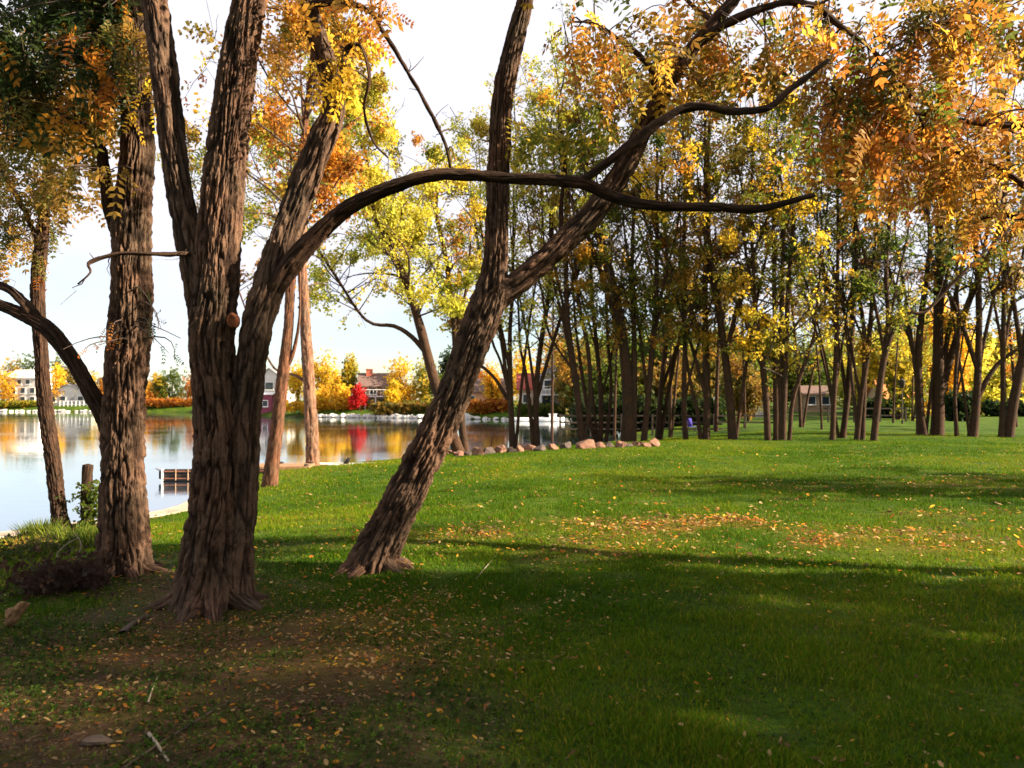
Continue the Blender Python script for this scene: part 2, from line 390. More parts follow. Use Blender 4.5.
def grow(stems, rng, z0, nb, Lmax, wood, leaf, pal, lp, nsub=5, sprig=.3, npair=2, elev=(.25, 1.0), pal2=None, z1=None, dens=1.0, ll=.3, lw=.12, top=.45):
    """branches, sub-branches and leaves on a list of stems (rows x,y,z,r)"""
    for S in stems:
        zt = S[:, 2].max(); ok = np.where(S[:, 2] > z0)[0]
        if len(ok) < 2: continue
        n = max(2, int(nb*(zt-z0)/max(1., zt)))
        idx = rng.choice(ok, n); tt = (S[idx, 2]-z0)/max(.1, zt-z0)
        az = rng.uniform(0, 2*math.pi, n); el = rng.uniform(elev[0], elev[1], n)
        D = np.stack([np.cos(az)*np.cos(el), np.sin(az)*np.cos(el), np.sin(el)], -1)
        Lb = Lmax*(1-top*tt-(1-top)*.55*tt**4)*rng.uniform(.55, 1.15, n)*(.65+.35*sstep(0, .25, tt))
        K = 6; u = np.linspace(0, 1, K)[None, :, None]
        st = S[idx, :3]
        wig = rng.normal(size=(n, 1, 3))*.22+rng.normal(size=(n, K, 3))*.05
        P = st[:, None]+D[:, None]*Lb[:, None, None]*u+wig*Lb[:, None, None]*u*u
        P[..., 2] += (Lb[:, None]*.14*u[..., 0]**2)
        r0 = np.minimum(S[idx, 3]*.42, .012+.016*Lb)
        R = r0[:, None]*(1-.85*u[..., 0])+.003
        btubes(wood, P, R, 5)
        # sub-branches
        m = n*nsub; bi = np.repeat(np.arange(n), nsub); us = rng.uniform(.3, 1, m)
        fi = us*(K-1); i0 = np.minimum(fi.astype(int), K-2); fr = (fi-i0)[:, None]
        s0 = P[bi, i0]*(1-fr)+P[bi, i0+1]*fr
        D2 = norm(norm(P[bi, i0+1]-P[bi, i0])*.7+rng.normal(size=(m, 3))*.6+np.array((0, 0, .12)))
        L2 = Lb[bi]*rng.uniform(.25, .5, m)
        K2 = 4; u2 = np.linspace(0, 1, K2)[None, :, None]
        P2 = s0[:, None]+D2[:, None]*L2[:, None, None]*u2+rng.normal(size=(m, K2, 3))*.06*L2[:, None, None]*u2
        P2[..., 2] -= (L2[:, None]*.12*u2[..., 0]**2)
        btubes(wood, P2, (.0075*(1-.7*u2[..., 0])+0*P2[..., 0])*np.clip(Lmax/2.5, .8, 2.5), 3)
        # leaves
        bc = pick(pal, n, rng)
        if pal2 is not None:
            sw = rng.random(n) < pal2[1]; bc[sw] = pick(pal2[0], int(sw.sum()), rng)
        gbr = rng.gamma(.9, 1/.9, n); cnt = rng.poisson(lp*dens*gbr[bi]*rng.gamma(1.6, 1/1.6, m))
        li = np.repeat(np.arange(m), cnt); nl = len(li)
        ul = rng.uniform(.1, 1.05, nl); fi = np.clip(ul, 0, .999)*(K2-1); i0 = fi.astype(int); fr = (fi-i0)[:, None]
        p0 = P2[li, i0]*(1-fr)+P2[li, i0+1]*fr+rng.normal(size=(nl, 3))*sprig*.28
        Dl = norm(rng.normal(size=(nl, 3))+D2[li]*.5+np.array((0, 0, -.55)))
        cc = bc[bi[li]]*.72+pick(pal, nl, rng)*.28
        sprigs(leaf, p0, Dl, sprig*rng.uniform(.7, 1.25, nl), cc*rng.uniform(.7, 1.2, (nl, 1)), npair, ll, lw, rng)

def stem_from_px(pts, d, base=None, top=None, rng=RS, dd=0.0, step=.25, wander=.35):
    """pts (px,py,w) -> rows x,y,z,r at depth d; extended up to height top"""
    rows = []
    for i, p in enumerate(pts):
        di = d+dd*i/max(1, len(pts)-1)
        if len(p) > 3: di = p[3]
        rows.append((*pos(p[0], p[1], di), p[2]*.5*di/F))
    if base is not None:
        rows[0] = (base[0], base[1], base[2]-.25, rows[0][3])
    rows = [np.array(r) for r in rows]
    if top and rows[-1][2] < top:
        last = rows[-1]; dr = norm(rows[-1][:3]-rows[-2][:3]); dr = norm(dr*np.array((.6, .6, 1))+np.array((0, 0, .6)))
        h = top-last[2]; n = max(2, int(h/1.6)); r0 = last[3]
        for k in range(1, n+1):
            q = last[:3]+dr*(h*k/n/max(.5, dr[2]))+np.array((*rng.normal(size=2)*wander*.35*k/n*2, 0))
            rows.append(np.array((*q, max(.012, r0*(1-.88*k/n)))))
    return catmull(rows, step)

def tree(name, label, stems_px, bpx, bpy_, d=None, top=14, z0=3.6, nb=34, Lmax=2.4, pal='mix', pal2=None, lp=9, bark=None, group=None, cat='tree', seed=1,
         sides=10, barkamp=0.0, sprig=.3, npair=2, nsub=5, flare=.25, step=.25, ll=.32, lw=.13, elev=(.25, 1.0), dens=1.0, extra=None, dd=0.0):
    rng = np.random.default_rng(seed)
    b = ghit(bpx, bpy_) if d is None else None
    if d is not None:
        X0 = (bpx-512)/F*d/CP; b = np.array((X0, d, float(height(X0, d))))
    d = b[1]
    root = empty(name, tuple(b), label, cat, group)
    tb, wb_, lb = Buf(), Buf(), Buf(); S = []
    for i, st in enumerate(stems_px):
        isb = abs(st[0][1]-bpy_) < 14 and d > 0
        rows = stem_from_px(st, d, base=(pos(st[0][0], st[0][1], d)[0], d, b[2]) if isb else None, top=top*(1 if i == 0 else rng.uniform(.75, .95)) if top else None, rng=rng, dd=dd*(i+1), step=step)
        tube(tb, rows, sides, bark=barkamp, flare=flare if isb else 0, seed=seed*1.37+i*3.1); S.append(rows)
    grow(S, rng, z0, nb, Lmax, wb_, lb, pal, lp, nsub, sprig, npair, elev, pal2, ll=ll, lw=lw, dens=dens)
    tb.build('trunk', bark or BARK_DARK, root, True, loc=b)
    if wb_.n: wb_.build('branches', TWIG, root, True, loc=b)
    if lb.n: lb.build('crown', LEAF, root, False, loc=b)
    return root, S, b

exec_later = []
# ------------------------------------------------------------------ the near trees, traced by their measured positions
def near_tree(name, label, bpx, bpy_, stems, pal, seed, regions=(), topstems=(), top=9.5, barkm=None, leaf_n=0, z0=5.6, extra_parts=None, base=None, npair=6, fl=.5, Lmax=2.3, nb=26, lp=10, sprig=.26, cpair=4):
    rng = np.random.default_rng(seed)
    b = ghit(bpx, bpy_) if base is None else np.array((base[0], base[1], float(height(base[0], base[1]))))
    root = empty(name, tuple(b), label, 'tree')
    tb, lb_, wb_, lf = Buf(), Buf(), Buf(), Buf(); S = []; pts = []
    for i, (kind, st) in enumerate(stems):
        rows = []
        for p in st:
            if kind[0] == 'w': rows.append(p)
            else:
                di = p[3] if len(p) > 3 else b[1]
                rows.append((*pos(p[0], p[1], di), p[2]*.44*di/F))
        rows = [np.array(r, float) for r in rows]
        if kind.endswith('B'): rows[0][2] = b[2]-.3; rows[0][0] = rows[0][0]; 
        if kind[1:2] == 'T':
            last = rows[-1]; dr = norm(norm(rows[-1][:3]-rows[-2][:3])+np.array((0, 0, .35)))
            h = max(.5, top-last[2]); n = 4
            for k in range(1, n+1):
                q = last[:3]+dr*(h*k/n/max(.5, dr[2]))+np.array((*rng.normal(size=2)*.18*k, 0)); rows.append(np.array((*q, max(.015, last[3]*(1-.85*k/n)))))
        big = max(r[3] for r in rows) > .055
        R = catmull(rows, .015 if big else .025)
        if not big:
            sarr = np.arange(len(R))*.025; k_ = np.clip(R[:, 3:4]*.55, 0, .02)*np.minimum(1, sarr/.4)[:, None]
            for ax in range(3): R[:, ax] += k_[:, 0]*1.0*vnoise(np.stack([sarr*5+ax*7, sarr*0+seed+i, sarr*0], -1))
            R[:, 3] *= 1+.22*np.clip(vnoise(np.stack([sarr*6, sarr*0+i+3.3, sarr*0+seed], -1)), -.3, 1)
            nt_ = max(3, int(len(R)*.025*5)); ix = rng.integers(4, len(R)-1, nt_); dt = norm(rng.normal(size=(nt_, 3))+np.array((0, 0, .3))+.5*norm(R[ix, :3]-R[ix-4, :3]))
            uu_ = np.linspace(0, 1, 5)[None, :, None]; lt_ = rng.gamma(1.5, .12, (nt_, 1, 1)); Pt = R[ix, None, :3]+dt[:, None]*lt_*uu_+rng.normal(size=(nt_, 5, 3))*.1*lt_*uu_
            btubes(wb_, Pt, .005*(1-.75*uu_[..., 0])+0*Pt[..., 0], 4)
        circ = 2*math.pi*max(r[3] for r in rows)
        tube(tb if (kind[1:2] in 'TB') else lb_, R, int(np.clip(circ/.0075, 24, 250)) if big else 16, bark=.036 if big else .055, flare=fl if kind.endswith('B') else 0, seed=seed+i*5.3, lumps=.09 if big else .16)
        if kind[1:2] in 'TB': S.append(R[::12])
        else: S.append(R[::8])
        pts.append(R[::6] if not big else R[::14])
    if base is None:
        for k in range(7):       # surface roots
            an_ = k*.9+rng.uniform(-.3, .3); rb0 = np.array((math.cos(an_), math.sin(an_), 0)); r0 = stems[0][1][0][2]*.44*b[1]/F; Lr = rng.uniform(.15, .34)
            gz = [float(height(b[0]+rb0[0]*q_, b[1]+rb0[1]*q_)) for q_ in (r0+.12, r0+Lr)]
            tube(tb, catmull(np.array([(*(b+rb0*r0*.35)[:2], b[2]+.2, r0*.36), (*(b+rb0*r0*.85)[:2], b[2]+.06, r0*.3), (*(b+rb0*(r0+.12))[:2], gz[0]-.005, r0*.22), (*(b+rb0*(r0+Lr))[:2], gz[1]-.05, .02)]), .02), 48, bark=.03, seed=k+seed)
    A = np.vstack(pts)
    for (x0, y0, x1, y1, d0, d1, n, pl, nspr, siz) in regions:
        px = rng.uniform(x0, x1, n); py = rng.uniform(y0, y1, n); di = rng.uniform(d0, d1, n)
        an = np.array([pos(a, c, e) for a, c, e in zip(px, py, di)])
        dist = np.linalg.norm(an[:, None]-A[None, :, :3], axis=2)-.25*(A[None, :, 2]-an[:, None, 2]).clip(-1, 1)
        j = dist.argmin(1); s0 = A[j, :3]
        K = 7; u = np.linspace(0, 1, K)[None, :, None]
        mid = (s0+an)/2+rng.normal(size=(n, 3))*.12; mid[:, 2] += .18
        P = (1-u)**2*s0[:, None]+2*u*(1-u)*mid[:, None]+u*u*an[:, None]
        btubes(wb_, P, .0085*(1-.65*u[..., 0])+0*P[..., 0], 4)
        bc = pick(pl, n, rng)
        cnt = rng.poisson(nspr, n); li = np.repeat(np.arange(n), cnt); nl = len(li)
        uu = rng.uniform(.45, 1.0, nl); fi = np.minimum(uu*(K-1), K-1.001); i0 = fi.astype(int); fr = (fi-i0)[:, None]
        p0 = P[li, i0]*(1-fr)+P[li, i0+1]*fr+rng.normal(size=(nl, 3))*.035
        tdir = norm(an-s0)[li]
        Dl = norm(rng.normal(size=(nl, 3))*.75+tdir*.4+np.array((0, 0, -.85)))
        cc = (bc[li]*.7+pick(pl, nl, rng)*.3)*rng.uniform(.75, 1.2, (nl, 1))
        sprigs(lf, p0, Dl, siz*rng.uniform(.7, 1.3, nl), cc, npair, .25, .062, rng, droop=.45, jit=.35)
    grow(S, rng, z0, nb, Lmax, wb_, lf, pal, lp, 5, sprig, cpair, ll=.26, lw=.09)
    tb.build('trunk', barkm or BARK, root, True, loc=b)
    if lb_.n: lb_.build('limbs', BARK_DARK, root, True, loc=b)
    if wb_.n: wb_.build('branches', TWIG, root, True, loc=b)
    if lf.n: lf.build('crown', LEAF, root, False, loc=b)
    return root, b, S

bA = ghit(208, 606); dA = bA[1]
A_, _, _ = near_tree('locust_tree', 'huge furrowed double trunk with an orange pruning scar and one long horizontal limb', 208, 606, [
    ('pTB', [(201,612,78),(207,560,62),(214,500,54),(217,440,50),(213,390,47),(211,340,46),(216,280,46),(221,210,44),(229,130,41),(240,50,38),(252,-10,35)]),
    ('pTB', [(234,606,42,dA+.04),(236,560,36,dA+.06),(240,500,34,dA+.05),(243,440,34,dA+.05),(248,390,33,dA+.03),(256,335,34,dA),(268,290,35,dA),(290,222,33,dA+.1),(318,150,31,dA+.15),(334,108,25,dA+.2),(328,66,22,dA+.25),(312,20,20,dA+.3),(306,-20,18,dA+.3)]),
    ('pT', [(212,345,40),(203,300,38),(192,250,31),(180,195,28),(172,140,28),(165,80,29),(158,20,28),(154,-15,26)]),
    ('pL', [(262,305,24,dA),(285,272,24,dA-.05),(310,242,20,dA-.1),(345,210,17,dA-.15),(390,188,15,dA-.2),(440,175,14,dA-.2),(500,178,13,dA-.15),(550,180,14,dA-.1),(585,184,14,dA-.05),(620,199,13,dA),(660,206,11,dA),(710,207,10,dA+.1),(755,209,9,dA+.1),(788,202,7,dA+.15),(814,195,5,dA+.2)]),
    ('pL', [(575,184,10,dA-.05),(598,170,10,dA-.1),(628,146,10,dA-.15),(660,120,10,dA-.2),(695,107,9,dA-.2),(735,112,8,dA-.2),(770,105,7,dA-.2),(800,83,6,dA-.2),(828,59,4,dA-.2)]),
    ('pL', [(306,6,9,dA+.3),(340,2,8,dA+.2),(372,14,6,dA+.1),(402,62,5,dA+.05),(428,108,4.4,dA),(444,140,3.6,dA),(450,168,2.5,dA)]),
    ('pL', [(334,108,9,dA+.2),(342,70,7,dA+.1),(348,48,5,dA+.1),(362,48,4,dA+.05),(370,78,3.6,dA),(364,112,3.2,dA),(374,142,2.6,dA),(388,158,2,dA)]),
    ('pL', [(190,254,6,dA-.1),(165,254,5,dA-.25),(125,253,4.5,dA-.35),(103,257,4,dA-.4),(88,263,3.4,dA-.45),(90,272,2.6,dA-.5),(78,284,2,dA-.5)]),
  ], 'omix', 11, regions=[
    (328,44,366,108,dA-.1,dA+.5,8,'gold',6,.2),
    (250,-20,350,14,dA-.5,dA+.8,7,'omix',5,.22),
    (360,-10,400,30,dA-.3,dA+.4,6,'rust',4,.13),
    (430,120,480,190,dA-.1,dA+.2,3,'rust',1.5,.07),
  ], top=10)
# pruning scar
ps = Buf(); c0 = pos(231, 320, dA-.19); tt = np.linspace(0, 2*math.pi, 18, endpoint=False)
for rr_, yy in ((.052, .03), (.054, -.012), (.046, -.03)): pass
ring = [np.stack([c0[0]+r*np.cos(tt)*.85, np.full(18, c0[1]+y), c0[2]+r*1.3*np.sin(tt)], -1) for r, y in ((.042, .1), (.046, .02), (.04, .0), (.033, -.004), (.02, .006), (.001, .006))]
pid = np.arange(18*6).reshape(6, 18); pn = np.roll(pid, -1, 1)
ps.add(np.concatenate(ring), np.stack([pid[:-1], pn[:-1], pn[1:], pid[1:]], -1).reshape(-1, 4))
ps.build('pruning_scar', simple('fresh_cut_wood', (.26, .085, .03), .9, .5, 45, bump=.6), A_, True, loc=bA)

bB = ghit(125, 574); dB = bB[1]
near_tree('locust_tree', 'straight brown trunk with a long bare limb leaning out over the lake at left', 125, 574, [
    ('pTB', [(125,580,54),(123,530,47),(123,470,45),(123,420,42),(127,360,41),(130,300,40),(132,220,38),(137,150,34),(136,80,32),(131,20,31),(128,-15,30)]),
    ('pL', [(122,455,26),(108,425,20),(92,395,18),(70,357,17),(48,329,17),(22,314,14),(0,305,12),(-30,298,10),(-70,270,7)]),
    ('pL', [(40,324,12),(24,303,11),(6,288,10),(-20,276,8),(-50,240,6)]),
    ('pL', [(120,235,18),(110,205,15),(105,170,13),(100,146,11),(88,128,8),(66,119,6),(40,118,5),(0,112,4)]),
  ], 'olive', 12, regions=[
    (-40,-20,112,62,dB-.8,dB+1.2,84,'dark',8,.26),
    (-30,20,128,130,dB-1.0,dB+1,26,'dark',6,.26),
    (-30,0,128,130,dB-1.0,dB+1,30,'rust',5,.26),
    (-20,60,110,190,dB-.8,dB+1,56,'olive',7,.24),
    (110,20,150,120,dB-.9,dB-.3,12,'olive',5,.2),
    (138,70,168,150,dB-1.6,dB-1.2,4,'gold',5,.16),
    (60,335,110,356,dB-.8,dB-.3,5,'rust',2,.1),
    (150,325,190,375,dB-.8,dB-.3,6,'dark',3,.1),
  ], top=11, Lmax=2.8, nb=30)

bC = ghit(374, 570); dC = bC[1]
near_tree('locust_tree', 'leaning trunk in the lawn that forks into a straight stem and a slanting orange-leaved stem', 374, 570, fl=.75, stems=[
    ('pTB', [(362,585,54),(375,558,52),(390,525,47),(408,490,44),(430,445,42),(453,395,39),(472,345,39),(487,308,38),(495,270,29),(497,220,26),(499,160,25),(502,100,24),(512,50,21),(525,2,18),(534,-30,17)]),
    ('pT', [(478,330,32),(492,302,32),(520,281,27),(558,247,26),(594,211,25),(624,167,22),(650,117,19),(682,62,16),(716,20,14),(742,-15,13)]),
    ('pL', [(690,50,10),(730,22,9,dC-.1),(775,4,8,dC-.2),(812,6,7,dC-.3),(842,26,6,dC-.3),(880,58,5,dC-.3),(905,88,4,dC-.3),(925,128,3,dC-.2)]),
    ('pL', [(655,110,7),(650,70,6,dC-.1),(622,40,5,dC-.2),(596,24,4,dC-.3),(570,22,2.5,dC-.4)]),
    ('pL', [(560,245,6),(562,200,5,dC+.1),(566,160,4,dC+.1),(560,130,3,dC+.1)]),
  ], pal='omix', seed=13, regions=[
    (572,-5,720,110,dC-1,dC+.6,38,'omix',6,.28),
    (528,112,600,165,dC-.4,dC+.4,12,'ymix',6,.26),
    (690,-10,870,130,dC-.8,dC+1,42,'omix',6,.28),
    (625,172,685,215,dC,dC+.5,6,'gold',6,.17),
    (850,40,960,190,dC-.8,dC+.6,20,'orange',5,.28),
    (700,20,1000,150,dC-.6,dC+1,16,'green',5,.28),
  ], top=9.5, z0=5.2)

# orange tree whose boughs hang into the view from the right
near_tree('locust_tree', 'orange-leaved tree just right of the view whose boughs hang over the lawn', 0, 0, [
    ('wTB', [(8.2,6.5,-.2,.24),(8.15,6.6,.6,.19),(7.9,6.9,1.8,.17),(7.5,7.4,3.0,.15),(6.9,8.0,4.4,.12),(6.5,8.2,6.0,.09)]),
    ('pL', [(1150,130,16,8.3),(1100,120,12,8.0),(1050,125,9,7.9),(1000,125,7,7.8),(945,118,5,7.8),(885,108,3.5,7.7),(835,98,2.5,7.7)]),
    ('pL', [(1160,170,14,8.4),(1100,180,10,8.3),(1040,190,8,8.2),(1000,170,6,8.1),(950,150,4,8.0),(905,150,3,8.0)]),
    ('pL', [(1140,20,12,8.2),(1080,0,10,8),(1010,-5,8,7.8),(950,20,6,7.6),(900,35,4,7.6)]),
    ('pL', [(1160,190,12,8.5),(1110,215,9,8.8),(1050,222,7,9),(1000,215,5,9.1),(960,225,3,9.2)]),
  ], 'orange', 14, regions=[
    (860,40,1060,200,7,8.8,54,'orange',5.5,.29),
    (880,-20,1060,80,7,9,32,'omix',6,.28),
    (870,180,1050,250,7.5,9.4,34,'orange',5,.26),
    (800,90,920,190,7.2,8.6,30,'orange',5,.26),
  ], base=(8.2, 6.5), top=9.5, z0=5.6, Lmax=2.4, nb=16, lp=6)

# small dark tree at the water's edge
bD = ghit(62, 531)
near_tree('locust_tree', 'slender crooked dark trunk at the water edge under the olive leaves', 62, 531, [
    ('pTB', [(64,540,20),(58,505,18),(53,460,17),(47,420,16),(42,370,15),(39,320,15),(38,280,15),(43,230,13),(47,170,9),(53,110,7),(60,50,5),(64,-10,4)]),
    ('pL', [(40,245,7),(26,215,6),(14,190,5),(0,170,4),(-20,150,3)]),
    ('pL', [(45,200,6),(62,190,5),(74,170,4),(86,150,3)]),
  ], 'olive', 15, regions=[
    (-40,120,100,215,bD[1]-1,bD[1]+1,60,'olive',7,.3),
    (-30,190,62,262,bD[1]-1,bD[1]+1,36,'olive',5,.28),
    (-40,40,110,140,bD[1]-1,bD[1]+1.5,70,'olive',7,.3),
    (-20,260,70,290,bD[1]-1,bD[1]+1,5,'rust',3,.2),
    (72,165,86,200,bD[1]-1,bD[1]+1,3,'dark',2,.2),
  ], top=8.5, barkm=BARK_DARK, z0=6)

# ------------------------------------------------------------------ slim trees on the near bank, left of centre
G1 = 'trees on the lake bank'
tree('slim_locust', 'red-brown slim trunk leaning right beside the dock at the lake edge', [[(269,486,15),(275,440,13),(282,385,12),(288,330,10),(291,280,9),(300,200,8),(306,120,6)],[(284,372,5),(292,356,4),(298,330,3),(300,300,2)]], 269, 487, top=12.5, z0=5.5, barkamp=.03, step=.06, sides=36, nb=60, Lmax=3.0, pal='orange', pal2=('ymix', .3), lp=18, bark=BARK_RED, group=G1, seed=21, sprig=.27)
tree('slim_locust', 'pale straight pinkish trunk rising at the end of the dock', [[(313,474,14),(312,440,13),(310,400,12),(307,350,11),(304,300,10),(302,240,8),(308,160,6)],[(309,384,4),(296,376,3),(284,372,2),(270,362,2)]], 313, 473, d=25.5, top=12.5, z0=4.3, barkamp=.03, step=.06, sides=36, nb=50, Lmax=2.5, pal='ymix', pal2=('orange', .3), lp=9, bark=BARK_PALE, group=G1, seed=22, sprig=.25)
tree('slim_locust', 'bare-limbed grey trunk leaning left behind the leaning near tree', [[(462,455,12),(447,420,11),(434,380,10),(421,330,9),(407,285,8),(388,240,6),(374,210,4)],
    [(428,355,6),(412,337,5),(394,326,4),(366,320,3)]], 462, 456, d=29, top=14, z0=4.4, nb=80, Lmax=4.2, pal='yg', lp=24, group=G1, seed=23, sprig=.3)
tree('slim_locust', 'thin upright trunk with orange tufts just left of the big leaning trunk', [[(466,450,8),(459,400,8),(456,350,7),(452,300,6),(444,250,5),(436,210,4)],[(456,330,4),(466,290,3),(470,250,2)]], 466, 451, d=31, top=11.5, z0=4.2, nb=40, Lmax=2.2, pal='ymix', pal2=('orange', .35), lp=12, group=G1, seed=24, sprig=.28)

# ------------------------------------------------------------------ grove behind the lawn
G2 = 'grove of locust trees behind the lawn'
grove = [
 # label, stems, bpx, bpy, d, top, z0, nb, Lmax, pal, pal2, lp, seed
 ('first trunk of the grove, behind the rocks, two bare limbs splayed to its left', [[(513,447,8),(511,410,7),(510,370,6),(510,330,5),(513,290,4)],[(508,400,5),(496,380,4),(484,368,4),(470,358,3)],[(508,388,4),(500,360,3),(492,340,3)]], 513, 444, 34, 14.5, 4.2, 46, 2.3, 'yg', ('orange', .2), 7),
 ('twin-stemmed dark tree behind the rocks, water showing on both sides of it', [[(537,447,8),(536,400,7),(540,350,6),(548,300,5),(552,250,4)],[(534,440,5),(529,400,5),(525,370,4),(520,345,3)]], 537, 444, 34, 15.0, 4.0, 46, 2.4, 'yg', ('ymix', .35), 7),
 ('forked dark tree whose two stems rise right behind the biggest pink rock', [[(583,442,9),(578,400,8),(572,355,7),(567,310,6),(566,250,5)],[(582,432,6),(590,400,5),(588,350,5),(578,300,4)],[(580,380,4),(560,352,3),(548,330,3)]], 583, 442, 33, 15.5, 4.2, 46, 2.4, 'yg', ('mix', .35), 7),
 ('grey thin-stemmed clump between the pink rock and the thick split trunk', [[(600,442,6),(601,400,6),(597,350,5),(592,300,4)],[(597,441,5),(586,400,5),(580,360,4),(575,320,3)],[(605,441,5),(611,390,4),(608,340,4),(604,250,3)]], 600, 442, 34, 13.5, 3.0, 32, 1.9, 'omix', ('yg', .4), 7),
 ('thickest dark trunk of the grove, split above into a left-leaning and a straight stem', [[(627,441,15),(628,400,14),(624,350,12),(615,295,11),(602,245,10),(590,212,8)],[(633,440,8),(634,390,8),(634,330,6),(632,270,5),(634,200,4)]], 629, 441, 33, 15.5, 4.2, 46, 2.6, 'mix', ('green', .3), 9),
 ('straight dark trunk just right of the thickest one at the end of the rock row', [[(643,441,8),(648,400,7),(652,350,7),(656,300,6),(657,240,5)]], 643, 441, 33, 14.5, 3.8, 40, 2.3, 'green', ('mix', .5), 9),
 ('slim dark trunk behind the last pale rock', [[(657,440,7),(661,390,6),(666,340,6),(668,280,5),(664,220,4)]], 657, 440, 38, 15.0, 4.2, 40, 2.3, 'mix', None, 8),
 ('very straight thin black trunk beside the blue chair', [[(686,441,7),(684,400,6),(685,340,6),(683,280,5),(685,200,4)]], 686, 441, 33, 15.5, 4.0, 44, 2.2, 'omix', ('mix', .5), 8),
 ('straight trunk just right of the blue chair with a slim stem at its foot', [[(706,441,10),(707,400,9),(706,350,8),(705,290,7),(708,220,6)],[(701,440,5),(697,410,5),(691,385,4),(684,340,3)]], 705, 441, 33, 16.0, 4.2, 48, 2.6, 'mix', ('green', .5), 9),
 ('smooth dark trunk standing alone in a gap and tilting left as it rises', [[(733,441,11),(730,400,10),(725,355,9),(717,300,8),(710,255,7),(706,200,5)]], 733, 441, 32.5, 15.5, 3.8, 44, 2.5, 'mix', ('ymix', .5), 9),
 ('dense clump of five trunks under the brightest low yellow leaves', [[(768,441,8),(766,400,8),(762,360,7),(756,310,5),(752,240,4)],[(776,441,7),(776,400,7),(775,350,6),(774,260,5)],[(783,441,8),(784,390,8),(786,340,7),(790,260,5)],[(789,441,5),(793,400,5),(806,360,5),(815,330,3)],[(780,441,7),(779,380,6),(781,330,6),(783,240,5)]], 778, 441, 32, 14.5, 2.7, 50, 2.4, 'ymix', ('yellow', .4), 10),
 ('ruler-straight slender trunk right of the five-trunk clump', [[(832,441,7),(834,400,6),(836,360,6),(837,310,5),(838,240,4)]], 832, 441, 32.5, 14.0, 4.0, 38, 2.1, 'ymix', ('mix', .5), 8),
 ('slim trunk leaning slightly right next to the ruler-straight one', [[(842,440,8),(847,400,7),(851,350,7),(853,290,6),(856,220,5)]], 842, 440, 33.5, 15.5, 4.2, 42, 2.3, 'green', ('omix', .4), 8),
 ('triple-stemmed dark clump with its stems fanning upward', [[(856,441,7),(861,400,7),(868,350,6),(872,300,5)],[(862,441,6),(864,390,6),(864,330,5),(858,290,4)],[(859,440,5),(852,380,4),(846,330,3)]], 859, 441, 32.5, 14.0, 4.0, 34, 2.3, 'green', ('mix', .4), 8),
 ('trunk leaning right with a long limb arching over towards the big pair', [[(873,441,8),(878,400,8),(885,355,7),(896,325,6),(912,312,5),(925,312,4)],[(883,370,6),(888,320,5),(886,270,5),(890,210,4)]], 873, 441, 32, 13.0, 4.0, 36, 2.4, 'green', ('ymix', .35), 8),
 ('broad-footed dark trunk, left one of the big pair', [[(923,438,14),(920,410,10),(918,370,9),(920,330,8),(926,280,6)]], 923, 438, 36, 14.0, 4.6, 38, 2.5, 'green', ('ymix', .4), 9),
 ('tallest thick dark trunk, right one of the big pair, running up into the orange boughs', [[(937,438,16),(938,400,14),(938,350,12),(939,290,11),(940,230,10),(941,170,9),(942,120,7)]], 937, 438, 36, 17.5, 5.0, 46, 2.8, 'omix', ('green', .4), 9),
 ('thin wavy sapling trunk against the bright yellow crown', [[(957,438,5),(955,400,4),(956,370,4),(959,330,4),(957,290,3)]], 957, 438, 35, 9.5, 4.6, 22, 1.6, 'mix', None, 6),
 ('flared trunk with a dark limb rising right from low on its side', [[(972,438,12),(976,405,9),(978,370,8),(979,320,7),(978,280,7),(975,240,5)],[(977,400,7),(988,378,6),(1000,362,5),(1016,350,4),(1036,338,3)],[(978,285,5),(984,250,4),(990,210,4)]], 973, 438, 35, 14.0, 6.2, 34, 2.4, 'mix', ('green', .4), 6),
 ('slim upright trunk near the right edge in front of the white building', [[(1001,438,7),(1003,400,6),(1003,350,6),(1004,300,5),(1005,240,5)]], 1001, 438, 35, 15.5, 6.3, 34, 2.3, 'omix', ('green', .4), 7),
 ('thick trunk leaning right at the right edge of the grove', [[(1008,438,12),(1014,400,11),(1022,360,10),(1030,320,9),(1040,270,7)]], 1008, 438, 35, 14.5, 5.6, 36, 2.6, 'green', ('omix', .4), 8),
]
for i, g in enumerate(grove):
    lab, st, bx_, by_, d_, top_, z0_, nb_, Lm_, pal_, pal2_, lp_ = g
    st = [[(p[0], p[1], p[2]*.84) for p in q_] for q_ in st]
    r_ = np.random.default_rng(700+i); m0 = st[0]
    for e in range(2+(i % 3 == 0)):        # forks and thin leaning extra stems of the same tree
        k = 0 if e == 2 else min(len(m0)-2, 1+int(r_.integers(0, 2))); s_ = r_.choice((-1, 1)); ln = r_.uniform(14, 46); p0 = m0[k] if k else (m0[0][0]+s_*2, m0[0][1]-1, 0)
        hh_ = r_.uniform(140, 250); w_ = r_.uniform(2.6, 4.6)
        if k: w_ = p0[2]*r_.uniform(.45, .7); ln *= 1.35; hh_ *= .75
        st.append([(p0[0], p0[1]+(2 if k else 0), w_), (p0[0]+s_*ln*.25, p0[1]-hh_*.3, w_*.9), (p0[0]+s_*ln*.55, p0[1]-hh_*.62, w_*.75), (p0[0]+s_*ln, p0[1]-hh_, w_*.55)])
    tree('slim_locust', lab, st, bx_, by_, d=d_, top=top_+1.8, z0=z0_-.4, nb=int(nb_*(.95 if len(st) < 5 else .7)), Lmax=Lm_*1.1, pal=pal_, pal2=pal2_, lp=lp_*.66, nsub=4, group=G2, seed=40+i, sprig=.31, npair=2)

